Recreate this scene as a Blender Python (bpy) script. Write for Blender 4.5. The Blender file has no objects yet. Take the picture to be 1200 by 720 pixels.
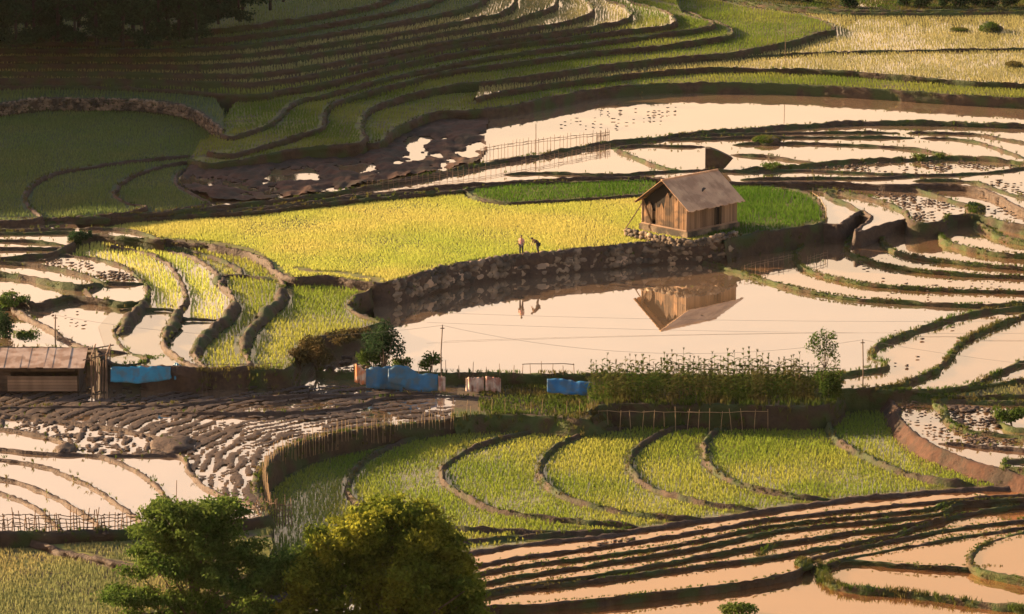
SKY_AIR, SKY_DUST, SKY_TINT, SKY_STR = 1.2, 3.0, (1.0, .575, .365), .10
SUN_STR, EXPOSURE = 5.0, 2.0
HAZE = .000012
SKY_HIGH = (.58, .72, .78)
import bpy, bmesh, math, random
import numpy as np
from mathutils import Vector, Matrix, noise as mnoise
from mathutils.geometry import tessellate_polygon

random.seed(7); rng = np.random.default_rng(11)
scene = bpy.context.scene
COL = scene.collection
PI = math.pi

# ------------------------------------------------------------------ camera
CAM_H = 72.0
PITCH = math.radians(12.5)
F = 600.0 / math.tan(math.radians(7.0))
cp, sp = math.cos(PITCH), math.sin(PITCH)
cam_d = bpy.data.cameras.new('camera'); cam = bpy.data.objects.new('camera', cam_d)
COL.objects.link(cam); scene.camera = cam
cam_d.sensor_width = 36.0; cam_d.lens = F * 36.0 / 1200.0
cam_d.clip_start = 1.0; cam_d.clip_end = 12000.0
cam.location = (0, 0, CAM_H); cam.rotation_euler = (PI / 2 - PITCH, 0, 0)

def ray(px, py):
    a = (px - 600.0) / F; b = (360.0 - py) / F
    return np.array((a, cp + b * sp, -sp + b * cp))
def gp(px, py, z):                      # point of the photo lying at height z
    d = ray(px, py); t = (z - CAM_H) / d[2]
    return np.array((d[0] * t, d[1] * t, z))
def at(px, py, Y):                      # point of the photo at distance Y
    d = ray(px, py); t = Y / d[1]
    return np.array((d[0] * t, Y, CAM_H + d[2] * t))

# ------------------------------------------------------------------ light directions
SUN_AZ = math.radians(24.0)             # sun stands left of the view and a little beyond it
SUN_EL = math.radians(16.0)
SUN_DIR = np.array((-math.cos(SUN_AZ) * math.cos(SUN_EL), math.sin(SUN_AZ) * math.cos(SUN_EL), math.sin(SUN_EL)))

# ------------------------------------------------------------------ object helpers
def tag(o, label=None, cat=None, group=None, kind=None):
    if label: o['label'] = label
    if cat: o['category'] = cat
    if group: o['group'] = group
    if kind: o['kind'] = kind
    return o
def empty(name, loc, rz=0, **k):
    o = bpy.data.objects.new(name, None); COL.objects.link(o)
    o.empty_display_size = .3
    o.location = tuple(float(v) for v in loc); o.rotation_euler = (0, 0, rz)
    return tag(o, **k)
def link(name, me, m, parent=None, smooth=False):
    if m is not None:
        for x in (m if isinstance(m, (list, tuple)) else [m]): me.materials.append(x)
    if smooth:
        me.polygons.foreach_set('use_smooth', np.ones(len(me.polygons), dtype=bool))
    o = bpy.data.objects.new(name, me); COL.objects.link(o)
    if parent is not None: o.parent = parent
    return o
def np_mesh(name, V, Fc):               # V (n,3), Fc (m,k) all faces with k corners
    V = np.asarray(V, dtype=np.float32); Fc = np.asarray(Fc, dtype=np.int32)
    me = bpy.data.meshes.new(name)
    k = Fc.shape[1]
    me.vertices.add(len(V)); me.vertices.foreach_set('co', V.ravel())
    me.loops.add(Fc.size); me.loops.foreach_set('vertex_index', Fc.ravel())
    me.polygons.add(len(Fc)); me.polygons.foreach_set('loop_start', np.arange(0, Fc.size, k, dtype=np.int32))
    me.update(calc_edges=True)
    return me
class MB:                               # collects shapes, links them as ONE mesh
    def __init__(s): s.v = []; s.f = []
    def add(s, vs, fs):
        b = len(s.v); s.v += [tuple(float(c) for c in v) for v in vs]; s.f += [tuple(b + i for i in f) for f in fs]
    def box(s, c, sx, sy, sz, rz=0.0, tilt=None):
        R = Matrix.Rotation(rz, 3, 'Z')
        if tilt is not None: R = R @ tilt
        vs = [Vector(c) + R @ Vector((x * sx / 2, y * sy / 2, z * sz / 2)) for z in (-1, 1) for x, y in ((-1, -1), (1, -1), (1, 1), (-1, 1))]
        s.add(vs, [(0, 3, 2, 1), (4, 5, 6, 7), (0, 1, 5, 4), (1, 2, 6, 5), (2, 3, 7, 6), (3, 0, 4, 7)])
    def tube(s, pts, r, n=6, r2=None):
        pts = [Vector(tuple(float(c) for c in p)) for p in pts]; rings = []
        for i, p in enumerate(pts):
            d = (pts[min(i + 1, len(pts) - 1)] - pts[max(i - 1, 0)]).normalized()
            u = d.orthogonal().normalized() if abs(d.z) > .9 else d.cross(Vector((0, 0, 1))).normalized()
            w = d.cross(u); rr = r if r2 is None else r + (r2 - r) * i / (len(pts) - 1)
            rings.append([p + (u * math.cos(2 * PI * k / n) + w * math.sin(2 * PI * k / n)) * rr for k in range(n)])
        vs = [v for g in rings for v in g]; fs = []
        for i in range(len(pts) - 1):
            for k in range(n):
                a = i * n + k; b = i * n + (k + 1) % n
                fs.append((a, b, b + n, a + n))
        fs += [tuple(range(n))[::-1], tuple(range((len(pts) - 1) * n, len(pts) * n))]
        s.add(vs, fs)
    def quad(s, a, b, c, d): s.add([a, b, c, d], [(0, 1, 2, 3)])
    def build(s, name, m, parent=None, smooth=False):
        me = bpy.data.meshes.new(name); me.from_pydata(s.v, [], s.f); me.update()
        return link(name, me, m, parent, smooth)

def ico(sub=1):
    bm = bmesh.new(); bmesh.ops.create_icosphere(bm, subdivisions=sub, radius=1.0)
    V = np.array([v.co[:] for v in bm.verts]); Fx = np.array([[v.index for v in f.verts] for f in bm.faces]); bm.free()
    return V, Fx
ICO1, ICO2, ICO3 = ico(1), ico(2), ico(3)
def blob(c, r, rough=.2, base=ICO2, seed=None, rz=0.0):      # uneven rock or clod
    V, Fx = base; V = V.copy(); s = random.random() * 100 if seed is None else seed
    k = np.array([1 + rough * 2 * (mnoise.noise(Vector(tuple(p * 1.3 + s))) + .5 * mnoise.noise(Vector(tuple(p * 3.1 + s)))) for p in V])
    V = V * k[:, None] * np.asarray(r)
    ca, sa = math.cos(rz), math.sin(rz)
    V = np.stack((V[:, 0] * ca - V[:, 1] * sa, V[:, 0] * sa + V[:, 1] * ca, V[:, 2]), 1)
    return V + np.asarray(c), Fx

def cat_rom(P, per=14):
    P = [np.array(p, float) for p in P]
    if len(P) < 3: return np.array(P)
    Q = [2 * P[0] - P[1]] + P + [2 * P[-1] - P[-2]]; out = []
    for i in range(1, len(Q) - 2):
        p0, p1, p2, p3 = Q[i - 1], Q[i], Q[i + 1], Q[i + 2]
        # centripetal parametrisation: no overshoot at tight turns
        t0 = 0; t1 = t0 + max(np.linalg.norm(p1 - p0), 1e-6) ** .5; t2 = t1 + max(np.linalg.norm(p2 - p1), 1e-6) ** .5; t3 = t2 + max(np.linalg.norm(p3 - p2), 1e-6) ** .5
        for t in np.linspace(t1, t2, per, endpoint=False):
            A1 = (t1 - t) / (t1 - t0) * p0 + (t - t0) / (t1 - t0) * p1
            A2 = (t2 - t) / (t2 - t1) * p1 + (t - t1) / (t2 - t1) * p2
            A3 = (t3 - t) / (t3 - t2) * p2 + (t - t2) / (t3 - t2) * p3
            B1 = (t2 - t) / (t2 - t0) * A1 + (t - t0) / (t2 - t0) * A2
            B2 = (t3 - t) / (t3 - t1) * A2 + (t - t1) / (t3 - t1) * A3
            out.append((t2 - t) / (t2 - t1) * B1 + (t - t1) / (t2 - t1) * B2)
    out.append(P[-1]); return np.array(out)
def resample(P, step):
    d = np.r_[0, np.cumsum(np.linalg.norm(np.diff(P[:, :2], axis=0), axis=1))]
    n = max(2, int(d[-1] / step) + 1); t = np.linspace(0, d[-1], n)
    return np.stack([np.interp(t, d, P[:, k]) for k in range(3)], 1), t
def zof(z, x, y): return z(x, y) if callable(z) else z
def curve3(px, z, step=.4):
    c = cat_rom(px); W = np.array([gp(x, y, zof(z, x, y)) for x, y in c])
    return resample(W, step)[0]
def noise1(n, scale, seed):
    r = np.random.default_rng(seed); m = int(n / scale) + 4
    k = r.uniform(-1, 1, m); t = np.arange(n) / scale
    i = t.astype(int); f = t - i; f = f * f * (3 - 2 * f)
    return k[i] * (1 - f) + k[i + 1] * f

# ------------------------------------------------------------------ materials
def mat(name):
    m = bpy.data.materials.new(name); m.use_nodes = True; nt = m.node_tree; nt.nodes.clear()
    out = nt.nodes.new('ShaderNodeOutputMaterial')
    return m, nt, out
def nn(nt, t, **k):
    n = nt.nodes.new(t)
    for a, b in k.items(): setattr(n, a, b)
    return n
def pos(nt): return nt.nodes.new('ShaderNodeNewGeometry').outputs['Position']
def noise_fac(nt, scale, detail=4, vec=None, lo=.35, hi=.65, stretch=None):
    v = vec or pos(nt)
    if stretch:
        mp = nn(nt, 'ShaderNodeMapping'); mp.inputs['Scale'].default_value = stretch; nt.links.new(v, mp.inputs['Vector']); v = mp.outputs[0]
    n = nn(nt, 'ShaderNodeTexNoise'); n.inputs['Scale'].default_value = scale; n.inputs['Detail'].default_value = detail
    nt.links.new(v, n.inputs['Vector'])
    r = nn(nt, 'ShaderNodeMapRange'); r.inputs['From Min'].default_value = lo; r.inputs['From Max'].default_value = hi
    nt.links.new(n.outputs['Fac'], r.inputs['Value']); return r.outputs[0]
def mixc(nt, fac, a, b, mode='MIX'):
    m = nn(nt, 'ShaderNodeMix', data_type='RGBA', blend_type=mode)
    for s, v in ((0, fac), (6, a), (7, b)):
        if hasattr(v, 'is_linked'): nt.links.new(v, m.inputs[s])
        else: m.inputs[s].default_value = v if s == 0 else (*v, 1)
    return m.outputs[2]
def surf(name, c1, c2, scale=2.0, rough=.85, c3=None, scale3=.3, bump=.0, bscale=8.0, spec=.3, stretch=None, island=0.0):
    m, nt, out = mat(name)
    c = mixc(nt, noise_fac(nt, scale, stretch=stretch), c1, c2)
    if c3 is not None: c = mixc(nt, noise_fac(nt, scale3, lo=.45, hi=.6), c, c3)
    if island:
        g = nt.nodes.new('ShaderNodeNewGeometry'); r = nn(nt, 'ShaderNodeMapRange')
        r.inputs['To Min'].default_value = 1 - island; r.inputs['To Max'].default_value = 1 + island
        nt.links.new(g.outputs['Random Per Island'], r.inputs['Value'])
        h = nn(nt, 'ShaderNodeHueSaturation'); nt.links.new(c, h.inputs['Color']); nt.links.new(r.outputs[0], h.inputs['Value']); c = h.outputs[0]
    b = nn(nt, 'ShaderNodeBsdfPrincipled'); nt.links.new(c, b.inputs['Base Color']); b.inputs['Roughness'].default_value = rough
    b.inputs['Specular IOR Level'].default_value = spec
    if bump:
        n = nn(nt, 'ShaderNodeTexNoise'); n.inputs['Scale'].default_value = bscale; n.inputs['Detail'].default_value = 5; nt.links.new(pos(nt), n.inputs['Vector'])
        bp = nn(nt, 'ShaderNodeBump'); bp.inputs['Strength'].default_value = bump; bp.inputs['Distance'].default_value = .15
        nt.links.new(n.outputs['Fac'], bp.inputs['Height']); nt.links.new(bp.outputs[0], b.inputs['Normal'])
    nt.links.new(b.outputs[0], out.inputs[0]); return m
def water_mat(name, mud=(.30, .19, .11), fac=.75, rough=.03, tint=(1, .97, .93), bump=.06):
    m, nt, out = mat(name)
    d = nn(nt, 'ShaderNodeBsdfDiffuse'); nt.links.new(mixc(nt, noise_fac(nt, .25), mud, tuple(v * .8 for v in mud)), d.inputs[0])
    g = nn(nt, 'ShaderNodeBsdfGlossy'); g.inputs['Color'].default_value = (*tint, 1); g.inputs['Roughness'].default_value = rough
    n = nn(nt, 'ShaderNodeTexNoise'); n.inputs['Scale'].default_value = 1.2; n.inputs['Detail'].default_value = 2; nt.links.new(pos(nt), n.inputs['Vector'])
    bp = nn(nt, 'ShaderNodeBump'); bp.inputs['Strength'].default_value = bump; bp.inputs['Distance'].default_value = .02
    nt.links.new(n.outputs['Fac'], bp.inputs['Height']); nt.links.new(bp.outputs[0], g.inputs['Normal'])
    mx = nn(nt, 'ShaderNodeMixShader'); mx.inputs[0].default_value = fac
    nt.links.new(d.outputs[0], mx.inputs[1]); nt.links.new(g.outputs[0], mx.inputs[2]); nt.links.new(mx.outputs[0], out.inputs[0]); return m
def leaf_mat(name, c1, c2, scale=.2, trans=.5, island=.25, gloss=.0, c3=None, scale3=.07):
    m, nt, out = mat(name)
    c = mixc(nt, noise_fac(nt, scale, 3), c1, c2)
    if c3 is not None: c = mixc(nt, noise_fac(nt, scale3, 3, lo=.42, hi=.6), c, c3)
    g = nt.nodes.new('ShaderNodeNewGeometry'); r = nn(nt, 'ShaderNodeMapRange')
    r.inputs['To Min'].default_value = 1 - island; r.inputs['To Max'].default_value = 1 + island
    nt.links.new(g.outputs['Random Per Island'], r.inputs['Value'])
    h = nn(nt, 'ShaderNodeHueSaturation'); nt.links.new(c, h.inputs['Color']); nt.links.new(r.outputs[0], h.inputs['Value'])
    d = nn(nt, 'ShaderNodeBsdfDiffuse'); t = nn(nt, 'ShaderNodeBsdfTranslucent')
    nt.links.new(h.outputs[0], d.inputs[0]); nt.links.new(h.outputs[0], t.inputs[0])
    mx = nn(nt, 'ShaderNodeMixShader'); mx.inputs[0].default_value = trans
    nt.links.new(d.outputs[0], mx.inputs[1]); nt.links.new(t.outputs[0], mx.inputs[2]); nt.links.new(mx.outputs[0], out.inputs[0]); return m

M = dict(
    water=water_mat('paddy_water'),
    pond=water_mat('pond_water', fac=.78, rough=.02, bump=.05),
    warmwater=water_mat('shallow_paddy_water', mud=(.32, .17, .085), fac=.76, tint=(1, .93, .83)),
    wetbed=water_mat('wet_rice_bed', mud=(.15, .14, .045), fac=.24, rough=.08),
    muddy=water_mat('muddy_paddy_water', mud=(.34, .15, .065), fac=.76, rough=.03, tint=(1, .76, .51)),
    thinwater=water_mat('planted_water', mud=(.20, .15, .07), fac=.62, rough=.06),
    mud=surf('wet_mud', (.035, .021, .015), (.062, .038, .024), 3.0, .75, bump=.5, bscale=5),
    mudgrass=surf('mud_with_grass', (.035, .023, .015), (.06, .038, .022), 2.0, .85, c3=(.032, .045, .012), scale3=.5, bump=.5, bscale=6),
    grassy=surf('grassy_bank', (.035, .055, .011), (.06, .07, .02), 2.0, .9, c3=(.06, .04, .02), scale3=.7, bump=.6, bscale=8),
    red=surf('red_earth', (.045, .021, .012), (.075, .033, .018), 1.5, .9, c3=(.03, .02, .012), scale3=.5, bump=.5, bscale=5),
    soil=surf('terrain_soil', (.05, .035, .02), (.075, .05, .028), .5, .95, c3=(.05, .07, .02), scale3=.12, bump=.4),
    ricebed=surf('rice_bed', (.10, .11, .025), (.16, .15, .03), 1.0, .8, c3=(.08, .06, .03), scale3=.6),
    darkbed=surf('shade_toned_rice_bed', (.035, .05, .013), (.05, .065, .02), 1.0, .8),  # darker copy of the rice bed with the shade put into its colour
    rock=surf('field_stone', (.12, .09, .066), (.23, .17, .115), 1.2, .9, c3=(.05, .042, .034), scale3=.9, bump=.4, bscale=4, island=.3),
    bigrock=surf('boulder_stone', (.26, .18, .12), (.38, .26, .17), .8, .9, c3=(.2, .15, .11), scale3=1.1, bump=.3, bscale=4, island=.25),
    wood=surf('weathered_wood', (.15, .095, .06), (.24, .155, .10), 1.0, .8, stretch=(1, 1, .12), island=.35),
    post=surf('fence_wood', (.10, .065, .045), (.20, .13, .085), 2.0, .85, island=.3),
    bamboo=surf('bamboo_stakes', (.20, .14, .08), (.30, .21, .12), 2.0, .8, island=.3),
    bark=surf('tree_bark', (.07, .05, .035), (.14, .10, .07), 3.0, .9, bump=.4),
    rice_y=leaf_mat('sunlit_yellow_rice_leaf', (.44, .46, .10), (.34, .41, .075), .14, island=.12, c3=(.50, .46, .13), scale3=.07),  # young rice, the yellow of sun through the leaves is put into the colour
    rice_g=leaf_mat('green_rice_leaf', (.20, .25, .035), (.15, .21, .03), .15, c3=(.30, .31, .06), scale3=.06, island=.13),
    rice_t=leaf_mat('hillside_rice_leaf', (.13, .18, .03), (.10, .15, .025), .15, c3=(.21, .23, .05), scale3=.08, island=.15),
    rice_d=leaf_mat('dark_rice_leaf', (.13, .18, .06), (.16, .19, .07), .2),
    rice_p=leaf_mat('pale_seedling_leaf', (.30, .27, .11), (.22, .21, .08), .2),
    rice_o=leaf_mat('olive_rice_leaf', (.19, .20, .085), (.15, .18, .075), .12, c3=(.27, .24, .10), scale3=.06, island=.14),
    lush=leaf_mat('lush_seedling_leaf', (.06, .13, .015), (.08, .15, .02), .3),
    grass=leaf_mat('bank_grass_leaf', (.045, .08, .012), (.07, .10, .022), .6, c3=(.10, .085, .03), scale3=.4),
    corn=leaf_mat('corn_leaf', (.05, .085, .018), (.085, .12, .025), .5, c3=(.12, .11, .04), scale3=.4),
)
# ------------------------------------------------------------------ terraces
SLABS = []; BUNDCELLS = set(); FRONTPTS = []; GRASSPTS = []
CELL = .3
def mark(P, r):
    for p in P:
        i0, j0 = int(math.floor(p[0] / CELL)), int(math.floor(p[1] / CELL)); k = int(math.ceil(r / CELL))
        for i in range(-k, k + 1):
            for j in range(-k, k + 1):
                BUNDCELLS.add((i0 + i, j0 + j))
def strip_mesh(C, prof_fn, name, m, seed, jit=.05):
    """sweeps a cross-section along the line C; prof_fn(i) gives (offset, height) pairs; offsets point to the outer side"""
    n = len(C); T = np.gradient(C[:, :2], axis=0); T /= np.maximum(np.linalg.norm(T, axis=1)[:, None], 1e-9)
    N = np.stack((T[:, 1], -T[:, 0]), 1)
    # smooth the normals so the section does not fold at tight turns
    for _ in range(3):
        N[1:-1] = (N[:-2] + 2 * N[1:-1] + N[2:]); N /= np.maximum(np.linalg.norm(N, axis=1)[:, None], 1e-9)
    r = np.random.default_rng(seed); k = len(prof_fn(0)); V = np.zeros((n, k, 3))
    for i in range(n):
        for j, (o, h) in enumerate(prof_fn(i)):
            V[i, j, :2] = C[i, :2] + N[i] * o; V[i, j, 2] = C[i, 2] + h
    V[:, :, :2] += r.normal(0, jit, (n, k, 2)); V[:, :, 2] += r.normal(0, jit * .6, (n, k))
    a = np.arange(n - 1)[:, None] * k + np.arange(k - 1)[None]
    Fq = np.stack((a, a + k, a + k + 1, a + 1), -1).reshape(-1, 4)
    me = np_mesh(name, V.reshape(-1, 3), Fq)
    return tag(link(name, me, m), kind='structure')
_seed = [0]
def bund_profile(C, h, w, drop, sgn, slope, seed, ext=0.0):
    n = len(C)
    hh = h * (1 + .4 * noise1(n, 7, seed) + .4 * noise1(n, 1.6, seed + 1)); ww = w * (1 + .25 * noise1(n, 5, seed + 2) + .2 * noise1(n, 2, seed + 3))
    sh = .10 * noise1(n, 5, seed + 4) + .06 * noise1(n, 1.7, seed + 5)
    rn = .25 * noise1(n, 3, seed + 6) * min(1, drop / 1.5)
    def f(i):
        H, W, s = hh[i], ww[i], sh[i]
        p = [(-W * .55 + s, -.12), (-W * .32 + s, H * .7), (s, H), (W * .28 + s, H * .85)]
        base = W * .5 + s
        for q in (.1, .4, .7, 1.0):
            p.append((base + slope * drop * q + rn[i] * math.sin(q * 5 + i * .1) * (q < 1), -drop * q - .02))
        if ext: p.append((base + slope * drop, -drop - ext))
        if sgn < 0: p = [(-o, z) for o, z in p][::-1]
        return p
    return f
def scatter_grass(C, w, drop, dens, sgn, hgt, slope):
    T = np.gradient(C[:, :2], axis=0); L = np.linalg.norm(T, axis=1); T /= np.maximum(L[:, None], 1e-9)
    N = np.stack((T[:, 1], -T[:, 0]), 1) * sgn
    n = int(L.sum() * dens)
    if n < 1: return
    i = rng.integers(0, len(C), n); cl = np.clip(.55 + .6 * noise1(len(C), 5, n) + .4 * noise1(len(C), 1.5, n + 1), 0, 1); i = i[rng.random(n) < cl[i] * 1.3]; n = len(i); q = rng.random(n)
    if n < 1: return
    top = rng.random(n) < (.6 if drop > .6 else .85)
    off = np.where(top, rng.uniform(-.45, .5, n) * w, w * .5 + slope * drop * q)
    z = np.where(top, .12, -drop * q)
    P = C[i] + 0.0; P[:, :2] += N[i] * off[:, None] + rng.normal(0, .08, (n, 2)); P[:, 2] += z
    GRASSPTS.append((P, hgt))
def free_bund(px, z, h=.12, w=.33, m='mudgrass', grass=1.5, drop=.15, gh=.25):
    _seed[0] += 10; C = curve3(px, (lambda x, y: zof(z, x, y) + h * .6), .35); C[:, 2] -= h * .6
    f = bund_profile(C, h, w, .2, 1, .25, _seed[0])
    n_ = len(C)
    def g(i):
        e = min(1.0, (min(i, n_ - 1 - i) + .3) / 5.0); e = e * (2 - e)
        p = [(o * (.35 + .65 * e), z_ * e - .1 * (1 - e)) for o, z_ in f(i)]; return p[:5] + [(p[4][0] + .1 * e, -drop)]
    strip_mesh(C, g, 'earth_bank', M[m], _seed[0], .04)
    mark(C, w * .6)
    if grass: scatter_grass(C, w, .1, grass, 1, gh, .2)
def slab(front, back, z, top='water', drop=1.0, h=.16, w=.36, m='mud', grass=0, gh=.25, rice=None, dens=9, rh=.4, slope=.12, ext=2.0, bund=True, name='paddy_water'):
    _seed[0] += 10
    C = curve3(front, z, .35); C[:, 2] -= h * .8   # the traced line is the crest of the bank, the water lies lower
    B = np.array([gp(x, y, zof(z, x, y)) for x, y in back]); B[:, 2] -= h * .8
    P = np.vstack((C, B))
    A = .5 * np.sum(P[:, 0] * np.roll(P[:, 1], -1) - np.roll(P[:, 0], -1) * P[:, 1])
    sgn = 1 if A > 0 else -1            # outer side is right of the line when counter-clockwise
    # the sheet, cut just inside the bank
    tri = tessellate_polygon([[Vector(tuple(map(float, p))) for p in P]])
    me = bpy.data.meshes.new(name); me.from_pydata([tuple(map(float, p)) for p in P], [], [tuple(t) for t in tri]); me.update()
    bm = bmesh.new(); bm.from_mesh(me); bmesh.ops.recalc_face_normals(bm, faces=bm.faces)
    if sum(f.normal.z * f.calc_area() for f in bm.faces) < 0: bmesh.ops.reverse_faces(bm, faces=bm.faces)
    bm.to_mesh(me); bm.free()
    tag(link(name, me, M[top]), kind='structure')
    if bund:
        strip_mesh(C, bund_profile(C, h, w, drop, sgn, slope, _seed[0], ext), 'earth_bank', M[m], _seed[0])
        mark(C, w * .55)
        if grass: scatter_grass(C, w, drop, grass, sgn, gh, slope)
    FRONTPTS.append(C[::6])
    SLABS.append(dict(z=float(np.mean(C[:, 2])), zf=z, dzw=h * .8, P=P[:, :2].copy(), rice=rice, dens=dens, rh=rh, C=C, sgn=sgn))
    return SLABS[-1]

def tilt(z, dz, x0=230.0, x1=450.0):    # a bed that climbs gently towards the right
    return lambda x, y: z - dz * min(1.0, max(0.0, (x1 - x) / (x1 - x0)))
# ---- the far hillside of narrow terraces (in the shade of the hill at its upper end)
T = dict(top='thinwater', m='mudgrass', h=.15, w=.3, grass=1.5, gh=.2)
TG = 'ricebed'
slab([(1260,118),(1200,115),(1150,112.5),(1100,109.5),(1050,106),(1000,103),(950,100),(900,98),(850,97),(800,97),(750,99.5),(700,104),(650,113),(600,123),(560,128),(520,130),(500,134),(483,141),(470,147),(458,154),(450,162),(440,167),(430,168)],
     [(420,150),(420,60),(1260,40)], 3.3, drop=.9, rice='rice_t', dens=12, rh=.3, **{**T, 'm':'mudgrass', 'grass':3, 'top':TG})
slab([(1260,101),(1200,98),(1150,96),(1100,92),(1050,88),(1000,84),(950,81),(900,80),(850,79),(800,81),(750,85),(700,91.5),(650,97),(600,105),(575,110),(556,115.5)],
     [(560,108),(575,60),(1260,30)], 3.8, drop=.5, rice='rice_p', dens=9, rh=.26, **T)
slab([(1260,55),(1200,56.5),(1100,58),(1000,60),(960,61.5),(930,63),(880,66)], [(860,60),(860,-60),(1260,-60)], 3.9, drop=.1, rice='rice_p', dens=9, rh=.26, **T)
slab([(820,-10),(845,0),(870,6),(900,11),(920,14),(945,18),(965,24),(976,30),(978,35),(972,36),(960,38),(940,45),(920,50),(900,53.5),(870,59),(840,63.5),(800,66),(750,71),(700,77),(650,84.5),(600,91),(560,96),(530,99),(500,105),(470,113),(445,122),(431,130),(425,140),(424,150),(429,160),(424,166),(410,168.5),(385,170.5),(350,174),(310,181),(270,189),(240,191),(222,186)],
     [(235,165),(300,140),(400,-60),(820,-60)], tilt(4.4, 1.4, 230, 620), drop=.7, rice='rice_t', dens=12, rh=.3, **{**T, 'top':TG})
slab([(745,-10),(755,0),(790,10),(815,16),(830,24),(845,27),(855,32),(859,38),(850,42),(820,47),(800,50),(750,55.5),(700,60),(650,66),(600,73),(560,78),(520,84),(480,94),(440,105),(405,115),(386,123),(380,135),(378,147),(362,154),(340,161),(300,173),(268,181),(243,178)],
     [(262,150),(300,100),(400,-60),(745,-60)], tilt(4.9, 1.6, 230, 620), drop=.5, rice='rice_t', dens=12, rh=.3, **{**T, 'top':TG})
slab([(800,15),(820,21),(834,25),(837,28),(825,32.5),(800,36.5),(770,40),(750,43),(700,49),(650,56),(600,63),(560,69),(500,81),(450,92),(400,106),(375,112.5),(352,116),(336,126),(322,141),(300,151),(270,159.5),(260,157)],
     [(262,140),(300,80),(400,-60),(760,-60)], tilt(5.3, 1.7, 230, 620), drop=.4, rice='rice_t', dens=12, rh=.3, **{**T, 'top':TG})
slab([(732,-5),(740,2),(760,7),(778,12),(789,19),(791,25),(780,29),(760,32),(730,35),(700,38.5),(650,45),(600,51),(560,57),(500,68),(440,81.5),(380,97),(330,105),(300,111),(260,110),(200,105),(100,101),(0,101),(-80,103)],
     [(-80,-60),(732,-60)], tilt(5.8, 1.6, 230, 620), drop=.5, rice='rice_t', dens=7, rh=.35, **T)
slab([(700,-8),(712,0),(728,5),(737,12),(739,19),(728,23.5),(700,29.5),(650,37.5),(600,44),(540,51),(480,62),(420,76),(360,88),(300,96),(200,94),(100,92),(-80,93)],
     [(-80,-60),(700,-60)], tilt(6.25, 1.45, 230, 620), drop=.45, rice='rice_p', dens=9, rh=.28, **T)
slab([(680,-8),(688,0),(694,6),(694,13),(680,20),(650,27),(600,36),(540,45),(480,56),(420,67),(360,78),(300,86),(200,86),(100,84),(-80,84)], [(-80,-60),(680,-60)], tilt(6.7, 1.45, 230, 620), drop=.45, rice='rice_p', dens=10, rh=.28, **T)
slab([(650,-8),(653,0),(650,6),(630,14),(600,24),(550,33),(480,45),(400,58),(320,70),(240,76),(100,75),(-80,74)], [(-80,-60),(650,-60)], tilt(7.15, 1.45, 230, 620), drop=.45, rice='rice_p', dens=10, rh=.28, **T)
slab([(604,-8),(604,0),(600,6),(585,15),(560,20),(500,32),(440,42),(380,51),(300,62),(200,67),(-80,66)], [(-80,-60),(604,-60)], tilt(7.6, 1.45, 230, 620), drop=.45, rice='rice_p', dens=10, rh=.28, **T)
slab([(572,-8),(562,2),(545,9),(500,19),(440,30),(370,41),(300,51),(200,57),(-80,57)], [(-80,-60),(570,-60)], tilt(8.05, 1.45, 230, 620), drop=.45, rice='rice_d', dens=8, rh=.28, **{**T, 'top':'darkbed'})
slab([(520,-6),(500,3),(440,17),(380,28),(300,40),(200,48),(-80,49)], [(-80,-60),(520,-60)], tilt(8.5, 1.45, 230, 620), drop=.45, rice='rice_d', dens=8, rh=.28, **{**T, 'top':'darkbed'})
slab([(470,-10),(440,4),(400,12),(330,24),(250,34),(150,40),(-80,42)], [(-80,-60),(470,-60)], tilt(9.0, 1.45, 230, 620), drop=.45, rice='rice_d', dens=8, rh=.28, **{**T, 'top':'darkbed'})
# beyond the upper bund of the hillside
slab([(1260,10),(1100,11.5),(1000,12),(950,9),(900,4),(850,-3)], [(850,-60),(1260,-60)], 4.2, top='soil', drop=.3, rice='grass', dens=10, rh=.25, m='grassy', w=.8, grass=8, name='terrace_ground')
free_bund([(830,-2),(870,2.5),(900,7),(950,12),(1000,15),(1100,15),(1200,14),(1260,13)], 4.0, .2, .5, 'grassy', 5)
# ---- shaded fields behind and below the stone wall
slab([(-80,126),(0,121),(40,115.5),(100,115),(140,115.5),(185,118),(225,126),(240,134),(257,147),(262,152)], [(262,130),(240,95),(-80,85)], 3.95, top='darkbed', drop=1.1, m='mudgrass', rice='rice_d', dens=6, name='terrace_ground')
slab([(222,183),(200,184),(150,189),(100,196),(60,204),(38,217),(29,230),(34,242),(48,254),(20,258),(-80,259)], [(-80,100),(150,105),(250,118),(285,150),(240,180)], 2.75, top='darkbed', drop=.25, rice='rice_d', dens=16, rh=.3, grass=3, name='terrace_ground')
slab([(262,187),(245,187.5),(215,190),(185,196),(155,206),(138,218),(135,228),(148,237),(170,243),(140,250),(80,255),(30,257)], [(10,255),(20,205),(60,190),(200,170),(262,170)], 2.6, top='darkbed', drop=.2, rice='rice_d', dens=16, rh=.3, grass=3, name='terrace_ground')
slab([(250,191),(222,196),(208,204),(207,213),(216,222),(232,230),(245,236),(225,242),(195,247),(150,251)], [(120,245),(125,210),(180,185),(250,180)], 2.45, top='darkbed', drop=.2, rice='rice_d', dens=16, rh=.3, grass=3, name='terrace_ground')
# ---- muddy hollow
slab([(130,254.5),(200,247.5),(260,240.5),(300,236),(355,230.5),(440,216.5),(500,206),(560,194)], [(640,150),(560,125),(440,150),(240,180),(180,200),(140,245)], 2.38, top='water', drop=.3, m='mudgrass', w=.5, grass=5)
free_bund([(-60,258),(0,257.5),(60,256.5),(100,255.5),(130,254.5)], 2.4, .2, .5, 'mudgrass', 3, drop=.4)
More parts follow.
